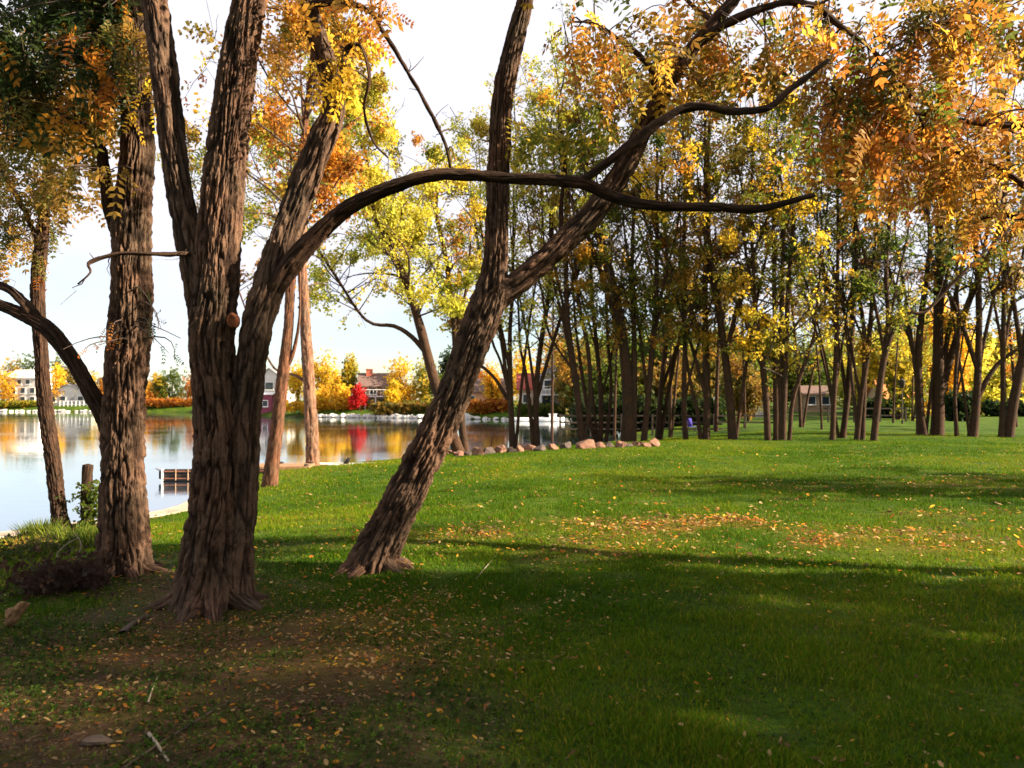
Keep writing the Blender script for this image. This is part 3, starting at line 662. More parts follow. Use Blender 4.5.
# second rank of thinner trees behind the grove
rk = np.random.default_rng(77)
second = [(552,55,'mix'),(571,44,'yg'),(614,43,'mix'),(650,46,'omix'),(670,43,'green'),(694,50,'mix'),(716,45,'omix'),(722,57,'ymix'),(745,48,'omix'),(758,41,'mix'),(801,47,'ymix'),(812,58,'green'),(822,44,'mix'),(868,49,'ymix'),(893,56,'ymix'),(905,45,'green'),(912,61,'ymix'),(948,52,'green'),(1016,47,'mix'),(1035,41,'omix'),(1060,36,'mix'),(1085,43,'green')]
desc = {'mix': 'green and rust', 'yg': 'pale lime', 'omix': 'orange-tinged', 'green': 'deep green', 'ymix': 'yellowing'}
where = ['in front of the lakeside houses','behind the forked pink-rock tree','behind the thick split trunk, on its left','behind the row-end rocks','left of the blue chair','behind the blue chair','left of the lone tilting trunk, nearer','left of the lone tilting trunk, farther','right of the lone tilting trunk, farther back','just left of the five-trunk clump','right of the five-trunk clump','before the beige wall','left of the ruler-straight trunk','behind the triple-stemmed clump','before the orange roof','left of the big pair','behind the big pair on its left','right of the big pair','behind the slim trunk near the right edge','at the very right edge','just beyond the right edge','beyond the right edge, farther back']
for i, (bx_, d_, pl_) in enumerate(second):
    w = rk.uniform(.12, .24)*F/d_
    if i % 2 and i < 18: continue
    ln = rk.uniform(-14, 14)
    by_ = 400+CAMZ*F/d_
    st = [[(bx_,by_,w),(bx_+ln*.2,by_-60*36/d_,w*.9),(bx_+ln*.6,by_-130*36/d_,w*.75),(bx_+ln,by_-200*36/d_,w*.6)]]
    if i % 3 == 1: st.append([(bx_+1,by_,w*.7),(bx_+8-ln*.3,by_-70*36/d_,w*.6),(bx_+18-ln,by_-150*36/d_,w*.45)])
    tree('slim_locust', f'{desc[pl_]} slender second-rank tree {where[i]}', st, bx_, by_, d=d_, top=rk.uniform(8, 10.5), z0=rk.uniform(2.6, 4), nb=26, Lmax=2.6, pal=pl_, pal2=('yg', .25), lp=4, group='second rank of trees behind the grove', seed=90+i, sprig=.38, npair=2, sides=7, step=.6)

# ------------------------------------------------------------------ shade trees standing to the right of the view, two added behind it to dim skylight
for i, (x_, y_, h_, lab) in enumerate([(13.5, -1.9, 11, 'round-crowned tree right of the photographer, nearest of the shade trees'), (18.5, 1.6, 12.5, 'tall shade tree right of the view, nearest to the lawn'), (20, -5, 13, 'tall shade tree behind and right of the photographer'), (27, -1, 15, 'farthest and tallest shade tree on the right'), (23, 12.5, 11, 'thin-crowned tree right of the view beside the middle of the lawn'), (4.2, -4.6, 10, 'unseen shade tree added behind the photographer on the right'), (-3.2, -4.2, 10.5, 'unseen shade tree added behind the photographer towards the lake')]):
    rng = np.random.default_rng(300+i); b = np.array((x_, y_, float(height(x_, y_))))
    root = empty('shade_tree', tuple(b), lab, 'tree', 'shade trees right of the view'); tb, wb_, lb = Buf(), Buf(), Buf()
    S = [catmull(np.array([(x_, y_, b[2]-.2, .26), (x_+.1, y_, 2, .22), (x_-.1, y_+.2, 5, .17), (x_+.2, y_, h_*.7, .1), (x_, y_+.1, h_, .03)]), .4)]
    for k in range(3):
        a = rng.uniform(0, 6.28); S.append(catmull(np.array([(x_, y_, 2.2, .13), (x_+.9*math.cos(a), y_+.9*math.sin(a), 4, .1), (x_+2*math.cos(a), y_+2*math.sin(a), h_*.6, .07), (x_+2.4*math.cos(a), y_+2.4*math.sin(a), h_*.85, .03)]), .4))
    for s_ in S: tube(tb, s_, 12, flare=.3 if s_ is S[0] else 0, seed=i)
    grow(S, rng, 3.4, 46, 3.6, wb_, lb, 'green', 1.0 if i == 4 else 6.0, 6, .5, 2, (.1, .9), ll=.4, lw=.17)
    tb.build('trunk', BARK_DARK, root, True, loc=b); wb_.build('branches', TWIG, root, True, loc=b); lb.build('crown', LEAF, root, loc=b)

# ------------------------------------------------------------------ far vegetation
def bushtree(name, label, x, y, h, w, pal, n, seed, group, trunk=.35, leaf=.5, cat='tree', zb=None, conifer=False):
    rng = np.random.default_rng(seed); zb = float(height(x, y)) if zb is None else zb
    root = empty(name, (x, y, zb), label, cat, group); tb, lb = Buf(), Buf()
    tube(tb, catmull(np.array([(0, 0, -.3, .035*h**.9), (.05*w*.2, 0, h*.35, .025*h**.9), (0, .1, h*.8, .01*h)]), h/8), 8)
    for k in range(4):
        a = rng.uniform(0, 6.28); r = w*.3
        tube(tb, catmull(np.array([(0, 0, h*trunk*.7, .014*h), (r*.6*math.cos(a), r*.6*math.sin(a), h*.5, .01*h), (r*math.cos(a), r*math.sin(a), h*.72, .004*h)]), h/8), 5)
    nl = 14; cl = rng.normal(size=(nl, 3)); cl = norm(cl)*rng.uniform(.25, .85, (nl, 1))**.6
    if conifer:
        t = rng.uniform(0, 1, n); a = rng.uniform(0, 6.28, n); r = (1-t)*w*.5*rng.uniform(.3, 1.1, n)*(1+.25*np.sin(t*40))
        P = np.stack([r*np.cos(a), r*np.sin(a), h*(.08+.92*t)], -1); ci = rng.integers(0, nl, n)
    else:
        ci = rng.integers(0, nl, n); off = rng.normal(size=(n, 3))*.26
        Q = cl[ci]+off; P = Q*np.array((w*.5, w*.5, h*(1-trunk)*.5)); P[:, 2] += h*(trunk+(1-trunk)*.5)
        P[:, 2] = np.maximum(P[:, 2], .1)
    cc = pick(pal, nl, rng)[ci]*.7+pick(pal, n, rng)*.3
    sprigs(lb, P, rng.normal(size=(n, 3)), leaf*rng.uniform(.6, 1.3, n), cc*rng.uniform(.75, 1.15, (n, 1)), 2, .5, .25, rng)
    tb.build('trunk', BARK_DARK, root, True); lb.build('crown', LEAF, root)
    return root
def atpx(px, d): return (px-512)/F*d/CP

GF = 'trees along the far shore'
far = [ # label, px, d, h, wpx, pal
 ('golden round tree at the far left edge, beside the white house',4,168,7.5,30,'gold'),
 ('mixed green tree behind the white house, on its left',12,185,10.5,26,'mix'),
 ('green tree rising behind the roof of the white house',32,188,11,22,'green'),
 ('golden bush-like tree between the white house and the low white house',59,164,7.5,14,'gold'),
 ('green tree peeping behind the golden one',56,182,10,14,'green'),
 ('olive tree behind the low white house',68,180,8.5,20,'olive'),
 ('yellow-green tree right of the low white house',88,165,7.0,22,'ymix'),
 ('orange bush between the two near trunks at left, on the far shore',106,160,5.5,16,'orange'),
 ('yellow tree half hidden by the straight brown trunk',122,162,7.0,18,'yellow'),
 ('low orange tree just right of the straight brown trunk',150,158,4.8,14,'orange'),
 ('big rounded green tree between the two large near trunks',172,160,7.0,34,'green'),
 ('dark green tree with a pale yellow fringe beside the rounded green one',159,166,6.4,14,'ymix'),
 ('rust tree behind the double trunk on the far shore',200,155,6.0,26,'rust'),
 ('yellow tree behind the double trunk on the far shore',228,140,7,26,'yellow'),
 ('clear yellow tree between the red-brown and the pale slim trunks',298,118,6.8,20,'yellow'),
 ('tallest lemon-yellow tree just right of the pale slim trunk',322,116,8.2,22,'yellow'),
 ('soft yellow tree left of the red bush-like tree',338,118,5.8,20,'yellow'),
 ('orange-yellow tree with a thin top left of the brick chimney',350,114,7.6,14,'ymix'),
 ('spreading golden tree right of the chimney house',400,112,6.2,34,'gold'),
 ('round yellow bush-like tree in front of the chimney house, on its right',394,108.5,3.6,18,'yellow'),
 ('low yellow tree at the water, just left of the red maple',340,108.5,3.4,22,'gold'),
 ('tiny golden tree at the water below the pale slim trunk',318,110,3.2,20,'gold'),
 ('yellow-green tree beside the bare-limbed leaning trunk',424,110,6.4,24,'ymix'),
 ('dark green conifer beside the golden spreading tree',446,118,8.2,16,'hedge'),
 ('low green tree behind the leaning near trunk',440,105,4.2,20,'green'),
 ('yellow tree right of the leaning near trunk, before the salmon house',492,100,5.4,18,'gold'),
 ('bright yellow tree between the salmon and the grey houses',522,104,7.4,26,'yellow'),
 ('green-yellow tree left of the grey house',536,110,5.0,14,'ymix'),
 ('rust-orange tree right of the grey house',571,92,5.2,20,'rust'),
 ('dark green tree at the water edge right of the grey house',588,95,5.5,20,'green'),
 ('rusty tree behind the salmon house',480,112,6.0,20,'rust'),
]
for i, (lab, px_, d_, h_, w_, pl_) in enumerate(far):
    bushtree('lakeside_tree', lab, atpx(px_, d_), d_, h_*1.02, w_*d_/F, pl_, 900 if d_ < 130 else 700, 500+i, GF, trunk=.12, leaf=.55 if d_ > 130 else .42)
tr = bushtree('red_maple', 'small blood-red tree in front of the house with the brick chimney', atpx(361, 108), 107, 3.1, 17*107/F, 'red', 900, 560, None, trunk=.1, leaf=.36)

# woods closing the view behind the park
rb = np.random.default_rng(88)
kinds = ['green','mix','olive','yg','green','green']
kd = {'olive':'olive-brown','green':'deep green','mix':'rust-flecked green','ymix':'yellowing','yg':'pale lime','omix':'orange and green','yellow':'clear yellow'}
bk = []
for i in range(26):
    px_ = 566+i*20+rb.uniform(-5, 5); d_ = rb.uniform(82, 125)
    bk.append((px_, d_, rb.uniform(7, 10.5)*(d_/100)**.6, rb.uniform(5.5, 9), kinds[int(rb.integers(0, 6))] if px_ > 790 else ['green','mix','olive','green'][int(rb.integers(0, 4))]))
refs = {566:'the rust-orange lakeside tree',620:'the thick split trunk',690:'the blue chair',735:'the lone tilting trunk',780:'the five-trunk clump',835:'the ruler-straight trunk',880:'the arching-limb trunk',935:'the big pair',985:'the flared trunk',1040:'the right edge trees'}
cntr = {}
for i, (px_, d_, h_, w_, pl_) in enumerate(bk):
    if abs(px_-985) < 22: h_ = 7.5
    rf = min(refs, key=lambda k: abs(k-px_)); key = (rf, pl_)
    side = 'left of' if px_ < rf-3 else 'right of' if px_ > rf+3 else 'behind'
    dep = ['nearer', 'farther', 'farthest'][min(2, int((d_-82)/15))]
    bushtree('woodland_tree', f'{dep} {kd[pl_]} full-crowned tree of the back wood, seen {side} {refs[rf]}', atpx(px_, d_), d_, h_, w_, pl_, 1800, 600+i, 'full trees behind the park', trunk=.12, leaf=.6)
bushtree('woodland_tree', 'big glowing yellow tree right of the big trunk pair', atpx(944, 72), 72, 10.0, 4.4, 'gold', 3200, 650, 'full trees behind the park', trunk=.06, leaf=.45)
bushtree('woodland_tree', 'yellow willow-like tree behind the arching limb', atpx(898, 66), 66, 8.0, 5, 'ymix', 2200, 651, 'full trees behind the park', trunk=.1, leaf=.45)
bushtree('woodland_tree', 'low olive-gold tree left of the five-trunk clump above the far path', atpx(748, 60), 60, 4.2, 3.0, 'olive', 1200, 652, 'full trees behind the park', trunk=.2, leaf=.38)
bushtree('spruce_tree', 'pointed dark spruce against the blue gap at right', atpx(988, 100), 100, 9.5, 4, 'hedge', 1800, 653, None, leaf=.5, conifer=True)
bushtree('woodland_tree', 'olive low tree behind the last rocks and the fence', atpx(656, 62), 62, 5, 5, 'olive', 1800, 654, 'full trees behind the park', trunk=.1, leaf=.45)
bushtree('woodland_tree', 'green low tree behind the fence left of the blue chair', atpx(612, 60), 60, 6.5, 5, 'green', 1800, 655, 'full trees behind the park', trunk=.1, leaf=.45)
bushtree('woodland_tree', 'olive low tree behind the fence right of the blue chair', atpx(712, 66), 66, 6.5, 5, 'olive', 1800, 656, 'full trees behind the park', trunk=.1, leaf=.45)

def hedge(name, label, x0, x1, y, h, th, pal, n, seed, cat='hedge'):
    rng = np.random.default_rng(seed); zb = float(height((x0+x1)/2, y)); cx_ = (x0+x1)/2
    b = Buf(); P = np.stack([rng.uniform(x0, x1, n), y+rng.uniform(-th/2, th/2, n), zb+h*rng.uniform(0, 1, n)**.7*(1+.15*rng.normal(size=n))], -1)
    sprigs(b, P, rng.normal(size=(n, 3)), .4*rng.uniform(.6, 1.3, n), pick(pal, n, rng)*rng.uniform(.6, 1.1, (n, 1)), 2, .5, .28, rng)
    o = b.build(name, LEAF, None, loc=(cx_, y, zb)); tag(o, label, cat); return o
hedge('clipped_hedge', 'dark low hedge under the orange roof', atpx(868, 70), atpx(912, 70), 70, 1.3, 1.2, 'hedge', 1500, 701)
hedge('clipped_hedge', 'black-green shrub row between the yellow tree and the white building', atpx(950, 60), atpx(972, 60), 60, 1.7, 1.2, 'hedge', 1200, 702)
hedge('clipped_hedge', 'long dark hedge in front of the white building at right', atpx(985, 78), atpx(1080, 78), 78, 1.3, 1.2, 'hedge', 1800, 703)
hedge('shrub_bank', 'low brownish shrub bank along the far shore below the chimney house', atpx(372, 103), atpx(440, 103), 103, 1.1, 2, 'olive', 1600, 704, 'shrubs')
hedge('shrub_bank', 'low yellow shrub bank along the far shore between the slim trunks and the red maple', atpx(284, 110), atpx(366, 109), 110, .9, 1.6, 'gold', 1800, 710, 'shrubs')
hedge('shrub_bank', 'green shrub bank along the far shore below the grey house', atpx(518, 91), atpx(590, 91), 91, 1.1, 1.6, 'green', 1600, 705, 'shrubs')
hedge('shrub_bank', 'rust and olive shrub bank below the salmon house', atpx(468, 97), atpx(512, 97), 97.5, 1.3, 1.6, 'rust', 1000, 706, 'shrubs')
hedge('shrub_bank', 'reddish shrub bank right of the low white house across the lake', atpx(140, 152), atpx(205, 152), 152, 1.3, 2.5, 'rust', 1600, 707, 'shrubs')
hedge('shrub_bank', 'yellow reed bank in front of the white house at far left', atpx(-10, 160), atpx(44, 160), 159.5, 1.0, 2.5, 'ymix', 1400, 708, 'shrubs')
hedge('undergrowth_bank', 'tangled dark undergrowth behind the rail fence', atpx(575, 52), atpx(720, 52), 52, 1.7, 2.4, 'dark', 4000, 709, 'undergrowth')

# ------------------------------------------------------------------ houses
WALLW = simple('white_siding', (.62,.58,.54), .8, .08, 2); WALLD = simple('brown_siding', (.24,.14,.09), .85, .2, 2); WALLB = simple('beige_siding', (.4,.27,.17), .85, .1, 2); WALLG = simple('grey_siding', (.36,.34,.33), .85, .1, 2)
WALLO = simple('salmon_stucco', (.66,.36,.2), .85, .1, 2); WALLP = simple('plum_boards', (.2,.04,.07), .8, .2, 2); ROOFB = simple('brown_shingles', (.16,.1,.08), .9, .3, 3); ROOFO = simple('orange_tiles', (.6,.22,.07), .9, .2, 3)
ROOFG = simple('grey_shingles', (.2,.2,.21), .9, .3, 3); ROOFR = simple('red_shingles', (.4,.09,.06), .9, .3, 3); ROOFW = simple('pale_roofing', (.7,.68,.64), .8, .1, 2)
BRICK = simple('chimney_brick', (.42,.12,.07), .9, .3, 8); TRIM = simple('white_trim', (.8,.78,.74), .7, .05, 3)
gm, gnt, gout = mat('window_glass'); gp = N(gnt, 'ShaderNodeBsdfPrincipled'); gp.inputs['Base Color'].default_value = (.03,.04,.05,1); gp.inputs['Roughness'].default_value = .08; gnt.links.new(gp.outputs[0], gout.inputs[0]); GLASS = gm
def house(label, px, d, wm, dm, hm, rh, wall, roof, wins, rz=0.0, chim=None, name='lake_house', gable='x', zb=None, porch=False, door=None, eave=.35):
    x = atpx(px, d); z0 = float(height(x, d)) if zb is None else zb
    r = empty(name, (x, d, z0), label, 'house', None, rz)
    b = Buf(); b.box(0, 0, hm/2-.2, wm, dm, hm+.4)
    if gable == 'x':  # ridge along y, gable faces the lake
        for sy in (-1, 1):
            y = sy*dm/2*.995; b.add([(-wm/2, y, hm), (wm/2, y, hm), (0, y, hm+rh)], t=[(0, 1, 2)])
    else:
        for sx in (-1, 1):
            xx = sx*wm/2*.995; b.add([(xx, -dm/2, hm), (xx, dm/2, hm), (xx, 0, hm+rh)], t=[(0, 1, 2)])
    b.build('wall', wall, r)
    rb_ = Buf(); t_ = .18; e = eave
    if gable == 'x':
        k = rh/(wm/2)
        for s in (-1, 1):
            x1 = s*(wm/2+e); z1 = hm-e*k; y0, y1 = -dm/2-e, dm/2+e
            v = [(0, y0, hm+rh), (x1, y0, z1), (x1, y1, z1), (0, y1, hm+rh)]; v += [(a, b_, c+t_) for a, b_, c in v]
            rb_.add(v, [(0,1,2,3),(4,7,6,5),(0,4,5,1),(1,5,6,2),(2,6,7,3),(3,7,4,0)])
    else:
        k = rh/(dm/2)
        for s in (-1, 1):
            y1 = s*(dm/2+e); z1 = hm-e*k; x0, x1 = -wm/2-e, wm/2+e
            v = [(x0, 0, hm+rh), (x0, y1, z1), (x1, y1, z1), (x1, 0, hm+rh)]; v += [(a, b_, c+t_) for a, b_, c in v]
            rb_.add(v, [(0,1,2,3),(4,7,6,5),(0,4,5,1),(1,5,6,2),(2,6,7,3),(3,7,4,0)])
    ro = rb_.build('roof', roof, r)
    if chim:
        cb = Buf(); cb.box(chim[0], chim[1], hm+rh*.6+chim[2]/2, .9, .8, chim[2]); cb.box(chim[0], chim[1], hm+rh*.6+chim[2]+.06, 1.05, .95, .12)
        cb.build('chimney', BRICK, ro)
    yf = -dm/2
    for (wx, wz, ww, wh) in wins:
        f = Buf(); f.box(wx, yf-.03, wz, ww+.16, .08, wh+.16); fo = f.build('window', TRIM, r)
        g = Buf(); g.box(wx, yf-.075, wz, ww, .03, wh); g.build('pane', GLASS, fo)
        s_ = Buf(); s_.box(wx, yf-.1, wz-wh/2-.1, ww+.3, .16, .07); s_.build('sill', TRIM, fo)
    if door:
        f = Buf(); f.box(door, yf-.04, 1.0, 1.0, .1, 2.1); do = f.build('door', WALLG, r); h_ = Buf(); h_.box(door+.35, yf-.12, 1.0, .1, .06, .1); h_.build('handle', TRIM, do)
    if porch:
        p_ = Buf(); p_.box(0, yf-.9, hm*.5, wm*.96, 1.8, .14); p_.build('balcony', TRIM, r)
        for sx in (-.45, -.15, .15, .45):
            q = Buf(); q.box(sx*wm, yf-1.65, hm*.25-.1, .16, .16, hm*.5+.0); q.build('post', TRIM, r)
        q = Buf(); q.box(0, yf-1.72, hm*.5+.95, wm*.96, .07, .07)
        for k in range(int(wm/.5)): q.box(-wm*.48+.25+k*.5, yf-1.72, hm*.5+.5, .04, .04, .86)
        q.build('railing', TRIM, r)
    return r
house('white three-storey house with rows of small windows at far left across the lake', 33, 172, 6.6, 7, 5.8, 1.6, WALLW, ROOFW, [(-2,1.2,.9,1.1),(0,1.2,.9,1.1),(2,1.2,.9,1.1),(-2,3.1,.9,1.1),(0,3.1,.9,1.1),(2,3.1,.9,1.1),(-.8,4.9,.8,.9),(1,4.9,.8,.9)], door=-3.0, gable='y')
house('low pale house with a grey roof behind a row of white railings', 76, 166, 8.5, 6, 2.6, 1.6, WALLW, ROOFG, [(-3,1.3,1,1.1),(-1,1.3,1,1.1),(2.6,1.3,1,1.1)], gable='x', door=1)
house('plum-coloured boathouse with a pale flat-pitched roof beside the double trunk', 264, 118, 3.4, 4, 2.9, .25, WALLP, ROOFW, [(-.8,1.6,.7,.8),(.8,1.6,.7,.8)], gable='y', name='boathouse', zb=-.5, door=0)
house('white gabled house rising above the plum boathouse', 275, 128, 5.6, 6, 3.8, 2.2, WALLW, ROOFG, [(-1.4,1.5,.9,1.1),(1.4,1.5,.9,1.1),(0,3.3,1.2,1.1)], gable='x')
house('brown-roofed house with a red brick chimney behind the blood-red tree', 380, 114, 4.6, 6, 3.4, 1.5, WALLD, ROOFB, [(-1.1,2.5,1.0,.9),(1.1,2.5,1.3,.9),(.2,.9,1.2,1.0)], gable='y', chim=(-1.5,-.6,1.2), rz=.18, door=-1.7, eave=.8, porch=True)
house('small salmon house with a dark roof right of the leaning near trunk', 484, 106, 5.6, 5, 2.4, 1.6, WALLO, ROOFB, [(-1.6,1.3,.9,1.0),(1.4,1.3,.9,1.0)], gable='y', door=0)
house('grey two-storey lake house with a gabled front and covered balcony', 556, 97, 4.6, 6, 4.0, 1.7, WALLG, ROOFG, [(-1.3,1.3,1.0,1.2),(1.3,1.3,1.0,1.2),(-1.1,3.2,.9,1.0),(1.1,3.2,.9,1.0),(0,4.4,.7,.8)], gable='x', porch=True, door=0)
house('low beige house with a red roof just left of the grey lake house', 536, 100, 4.2, 5, 2.8, 1.7, WALLB, ROOFR, [(-1.2,1.5,.9,1.0),(1.0,1.5,1.0,1.2)], gable='y', door=0)
house('beige cottage glimpsed right of the five-trunk clump', 812, 96, 3.4, 4, 2.2, .8, WALLB, ROOFB, [(-.8,1.4,.8,.9),(.8,1.4,.8,.9)], gable='y', name='park_house')
house('long low house with a bright orange roof behind the grove', 902, 82, 5.4, 5, 1.7, 1.9, WALLB, ROOFO, [(-1.6,1.0,.9,.8),(1.6,1.0,.9,.8)], gable='y', name='park_house', door=0)
house('low white building with dark openings near the right edge', 1000, 88, 7.0, 5, 2.2, .9, WALLW, ROOFG, [(-2.4,1.2,1.1,1.1),(-.4,1.2,1.1,1.1),(2.2,1.2,1.1,1.1)], gable='y', name='park_house')
house('small brick-red shed seen left of the five-trunk clump behind the fence', 752, 74, 2.2, 2.4, 1.9, .7, BRICK, ROOFB, [(-.4,1.2,.5,.6)], gable='x', name='garden_shed', door=.4)

# white railings by the low pale house
rx0, rx1 = atpx(60, 157), atpx(92, 157); zr = float(height((rx0+rx1)/2, 157)); rr_ = empty('railing_fence', ((rx0+rx1)/2, 157, zr), 'white lakeside railing in front of the low pale house', 'fence')
q = Buf(); q.box(0, 0, 1.0, rx1-rx0, .1, .1); q.box(0, 0, .35, rx1-rx0, .1, .1); q.build('rail', TRIM, rr_)
for k in range(9): q = Buf(); q.box((k/8-.5)*(rx1-rx0), 0, .5, .14, .14, 1.1); q.build('post', TRIM, rr_)

# rail fence behind the grove
FW = simple('dark_fence_wood', (.06,.045,.035), .9, .3, 5)
fx0, fx1, fy = atpx(560, 47), atpx(775, 47), 47.0
fr = empty('rail_fence', ((fx0+fx1)/2, fy, float(height((fx0+fx1)/2, fy))), 'dark wooden rail fence running behind the grove', 'fence')
L_ = fx1-fx0
for zz in (1.12, .72, .34):
    q = Buf(); q.box(0, 0, zz, L_, .05, .09); q.build('rail', FW, fr)
for k in range(8):
    q = Buf(); q.box((k/7-.5)*L_, -.07, .56, .11, .11, 1.3); q.build('post', FW, fr)
fx0, fx1, fy = atpx(776, 58), atpx(905, 58), 58.0
fr = empty('rail_fence', ((fx0+fx1)/2, fy, float(height((fx0+fx1)/2, fy))), 'farther low rail fence beyond the path, right of the five-trunk clump', 'fence')
L_ = fx1-fx0
for zz in (1.0, .5):
    q = Buf(); q.box(0, 0, zz, L_, .05, .09); q.build('rail', FW, fr)
for k in range(6):
    q = Buf(); q.box((k/5-.5)*L_, -.07, .5, .11, .11, 1.2); q.build('post', FW, fr)

# slim lamp post
b = np.array((atpx(902, 54), 54, float(height(atpx(902, 54), 54)))); r = empty('lamp_post', tuple(b), 'slim dark lamp post on the lawn between the arching-limb trunk and the big pair', 'lamp post')
q = Buf(); tube(q, np.array([(0,0,-.1,.08),(0,0,.15,.07),(0,0,.3,.045),(0,0,2.4,.035)], float), 10, lumps=0); q.build('pole', FW, r, True)
q = Buf(); tube(q, np.array([(0,0,2.4,.07),(0,0,2.5,.17),(0,0,2.85,.2),(0,0,2.9,.24),(0,0,3.05,.06)], float), 12, lumps=0); q.build('lantern', FW, r, True)

# blue folding chair
BLUE = simple('blue_canvas', (.05,.035,.3), .8, .15, 12); DARKM = simple('dark_metal', (.03,.03,.035), .5, .1, 4, metal=.6)
b = np.array((atpx(691, 45), 45, float(height(atpx(691, 45), 45)))); r = empty('camp_chair', tuple(b), 'small blue-violet folding chair standing in the grove', 'chair', rz=.4)
q = Buf(); q.box(0, 0, .42, .5, .46, .03); q.build('seat', BLUE, r)
q = Buf(); q.add([(-.25,.22,.42),(.25,.22,.42),(.27,.34,.88),(-.27,.34,.88),(-.25,.25,.42),(.25,.25,.42),(.27,.37,.88),(-.27,.37,.88)], [(0,1,2,3),(4,7,6,5),(0,4,5,1),(1,5,6,2),(2,6,7,3),(3,7,4,0)]); q.build('backrest', BLUE, r)
for sx in (-1, 1):
    q = Buf(); q.box(sx*.28, 0, .62, .06, .42, .03); q.build('armrest', BLUE, r)
    for sy in (-1, 1):
        q = Buf(); tube(q, np.array([(sx*.27, sy*.23, 0, .012), (sx*.25, -sy*.05, .3, .012), (sx*.27, -sy*.22, .62, .012)]), 6, lumps=0); q.build('leg', DARKM, r)

# ------------------------------------------------------------------ rocks at the lawn's far edge
def rockmesh(sx, sy, sz, seed, sub=9):
    b = Buf(); g = np.linspace(-1, 1, sub); a, c = np.meshgrid(g, g)
    for ax in range(3):
        for s in (-1, 1):
            P = np.zeros((sub, sub, 3)); P[..., ax] = s; P[..., (ax+1) % 3] = a*s; P[..., (ax+2) % 3] = c
            P = norm(P)*.75+P*.25
            n = 1+.38*vnoise(P*1.3+seed*3.1)+.14*vnoise(P*3.7+seed)
            P = P*n[..., None]
            for dv in np.random.default_rng(seed).normal(size=(5, 3)):
                dv = dv/np.linalg.norm(dv); t = (P@dv)-.62; P = P-np.clip(t, 0, None)[..., None]*dv*.85
            P = P*np.array((sx, sy, sz))*.5; i_ = np.arange(sub*sub).reshape(sub, sub)
            b.add(P, np.stack([i_[:-1,:-1], i_[:-1,1:], i_[1:,1:], i_[1:,:-1]], -1))
    return b
rocks = [(459,452,12,7,'r'),(468,452,11,8,'d'),(478,451,14,9,'r'),(490,450,12,9,'d'),(500,450,16,9,'r'),(511,450,9,6,'d'),(519,450,13,8,'r'),(529,450,12,7,'r'),(541,449,15,8,'d'),(553,449,13,7,'r'),(566,449,12,8,'d'),(583,448,23,12,'r'),(600,449,13,7,'r'),(610,448,11,6,'d'),(620,448,12,7,'r'),(629,448,10,6,'d'),(637,447,11,7,'r'),(646,447,9,6,'r'),(654,447,12,9,'r')]
rdesc = {'r': 'reddish tan', 'd': 'dark brown'}
for i, (px_, py_, w_, h_, k_) in enumerate(rocks):
    d_ = 27.5+.35*math.sin(i*2.1); x_ = atpx(px_, d_); z_ = float(height(x_, d_))
    sw, sh = w_*d_/F*1.1, h_*d_/F
    lab = 'largest rock of the row, a pinkish wedge' if w_ == 27 else f'{rdesc[k_]} rock {"at the left end" if i==0 else "at the right end" if i==len(rocks)-1 else "number "+str(i+1)+" from the left"} of the row along the lawn edge'
    o = rockmesh(sw, sw*.8, sh*1.5, i+3).build('rock', ROCKM if k_ == 'r' else ROCKD, None, loc=None); o.location = (x_, d_, z_+sh*.08); o.rotation_euler = (0, 0, i*1.3)
    tag(o, lab, 'rock', 'rocks along the lawn edge')
rq = np.random.default_rng(5)
for i in range(9):
    px_ = 404+i*6+rq.uniform(-2, 2); d_ = 31.5-.25*abs(i-4)+rq.uniform(-.2, .2); x_ = atpx(px_, d_); s_ = rq.uniform(.25, .5)
    o = rockmesh(s_*1.3, s_, s_*.7, i+40, 7).build('rock', ROCKM, None); o.location = (x_, d_, float(height(x_, d_))+.06)
    tag(o, 'low tan rock on the bank left of the leaning trunk', 'rock', 'low rocks on the bank left of the leaning trunk')
# pale riprap along the far shore
wp = [rockmesh(1, 1, 1, 60+k, 6).build('shore_rock', ROCKW, None) for k in range(5)]
shore_pts = []
def shoreline_at(px):
    d = np.linspace(60, 190, 1400); x = (px-512)/F*d/CP; s = sdist(x, d)
    k = np.where(s < 0)[0]; return float(d[k[-1]]) if len(k) else 100.
used = [False]*5
def place_rock(px, size, lab, grp, dd=0.0):
    d_ = shoreline_at(px)+.25+dd; k = int(rq.integers(0, 5)); o = wp[k] if not used[k] else wp[k].copy()
    if used[k]: C.objects.link(o)
    used[k] = True
    o.location = (atpx(px, d_), d_, WZ+.22*size); o.scale = (size*rq.uniform(.9, 1.6), size, size*rq.uniform(.6, .9)); o.rotation_euler = (0, 0, rq.uniform(0, 6))
    tag(o, lab, 'rock', grp)
for px_ in np.arange(316, 447, 3.1): place_rock(px_+rq.uniform(-1, 1), rq.uniform(.55, 1.0), 'pale rock of the bank below the chimney house', 'pale rocks along the far shore')
for px_ in np.arange(446, 600, 6.3): place_rock(px_+rq.uniform(-2, 2), rq.uniform(.35, .75), 'small pale rock at the water below the salmon and grey houses', 'small pale rocks below the right far houses')
for px_ in np.arange(2, 132, 5.2): place_rock(px_+rq.uniform(-2, 2), rq.uniform(.5, 1.0), 'pale rock at the far left water edge', 'pale rocks at the far left shore')
place_rock(465.5, 1.5, 'large white boulder at the far water edge just right of the leaning trunk', None)

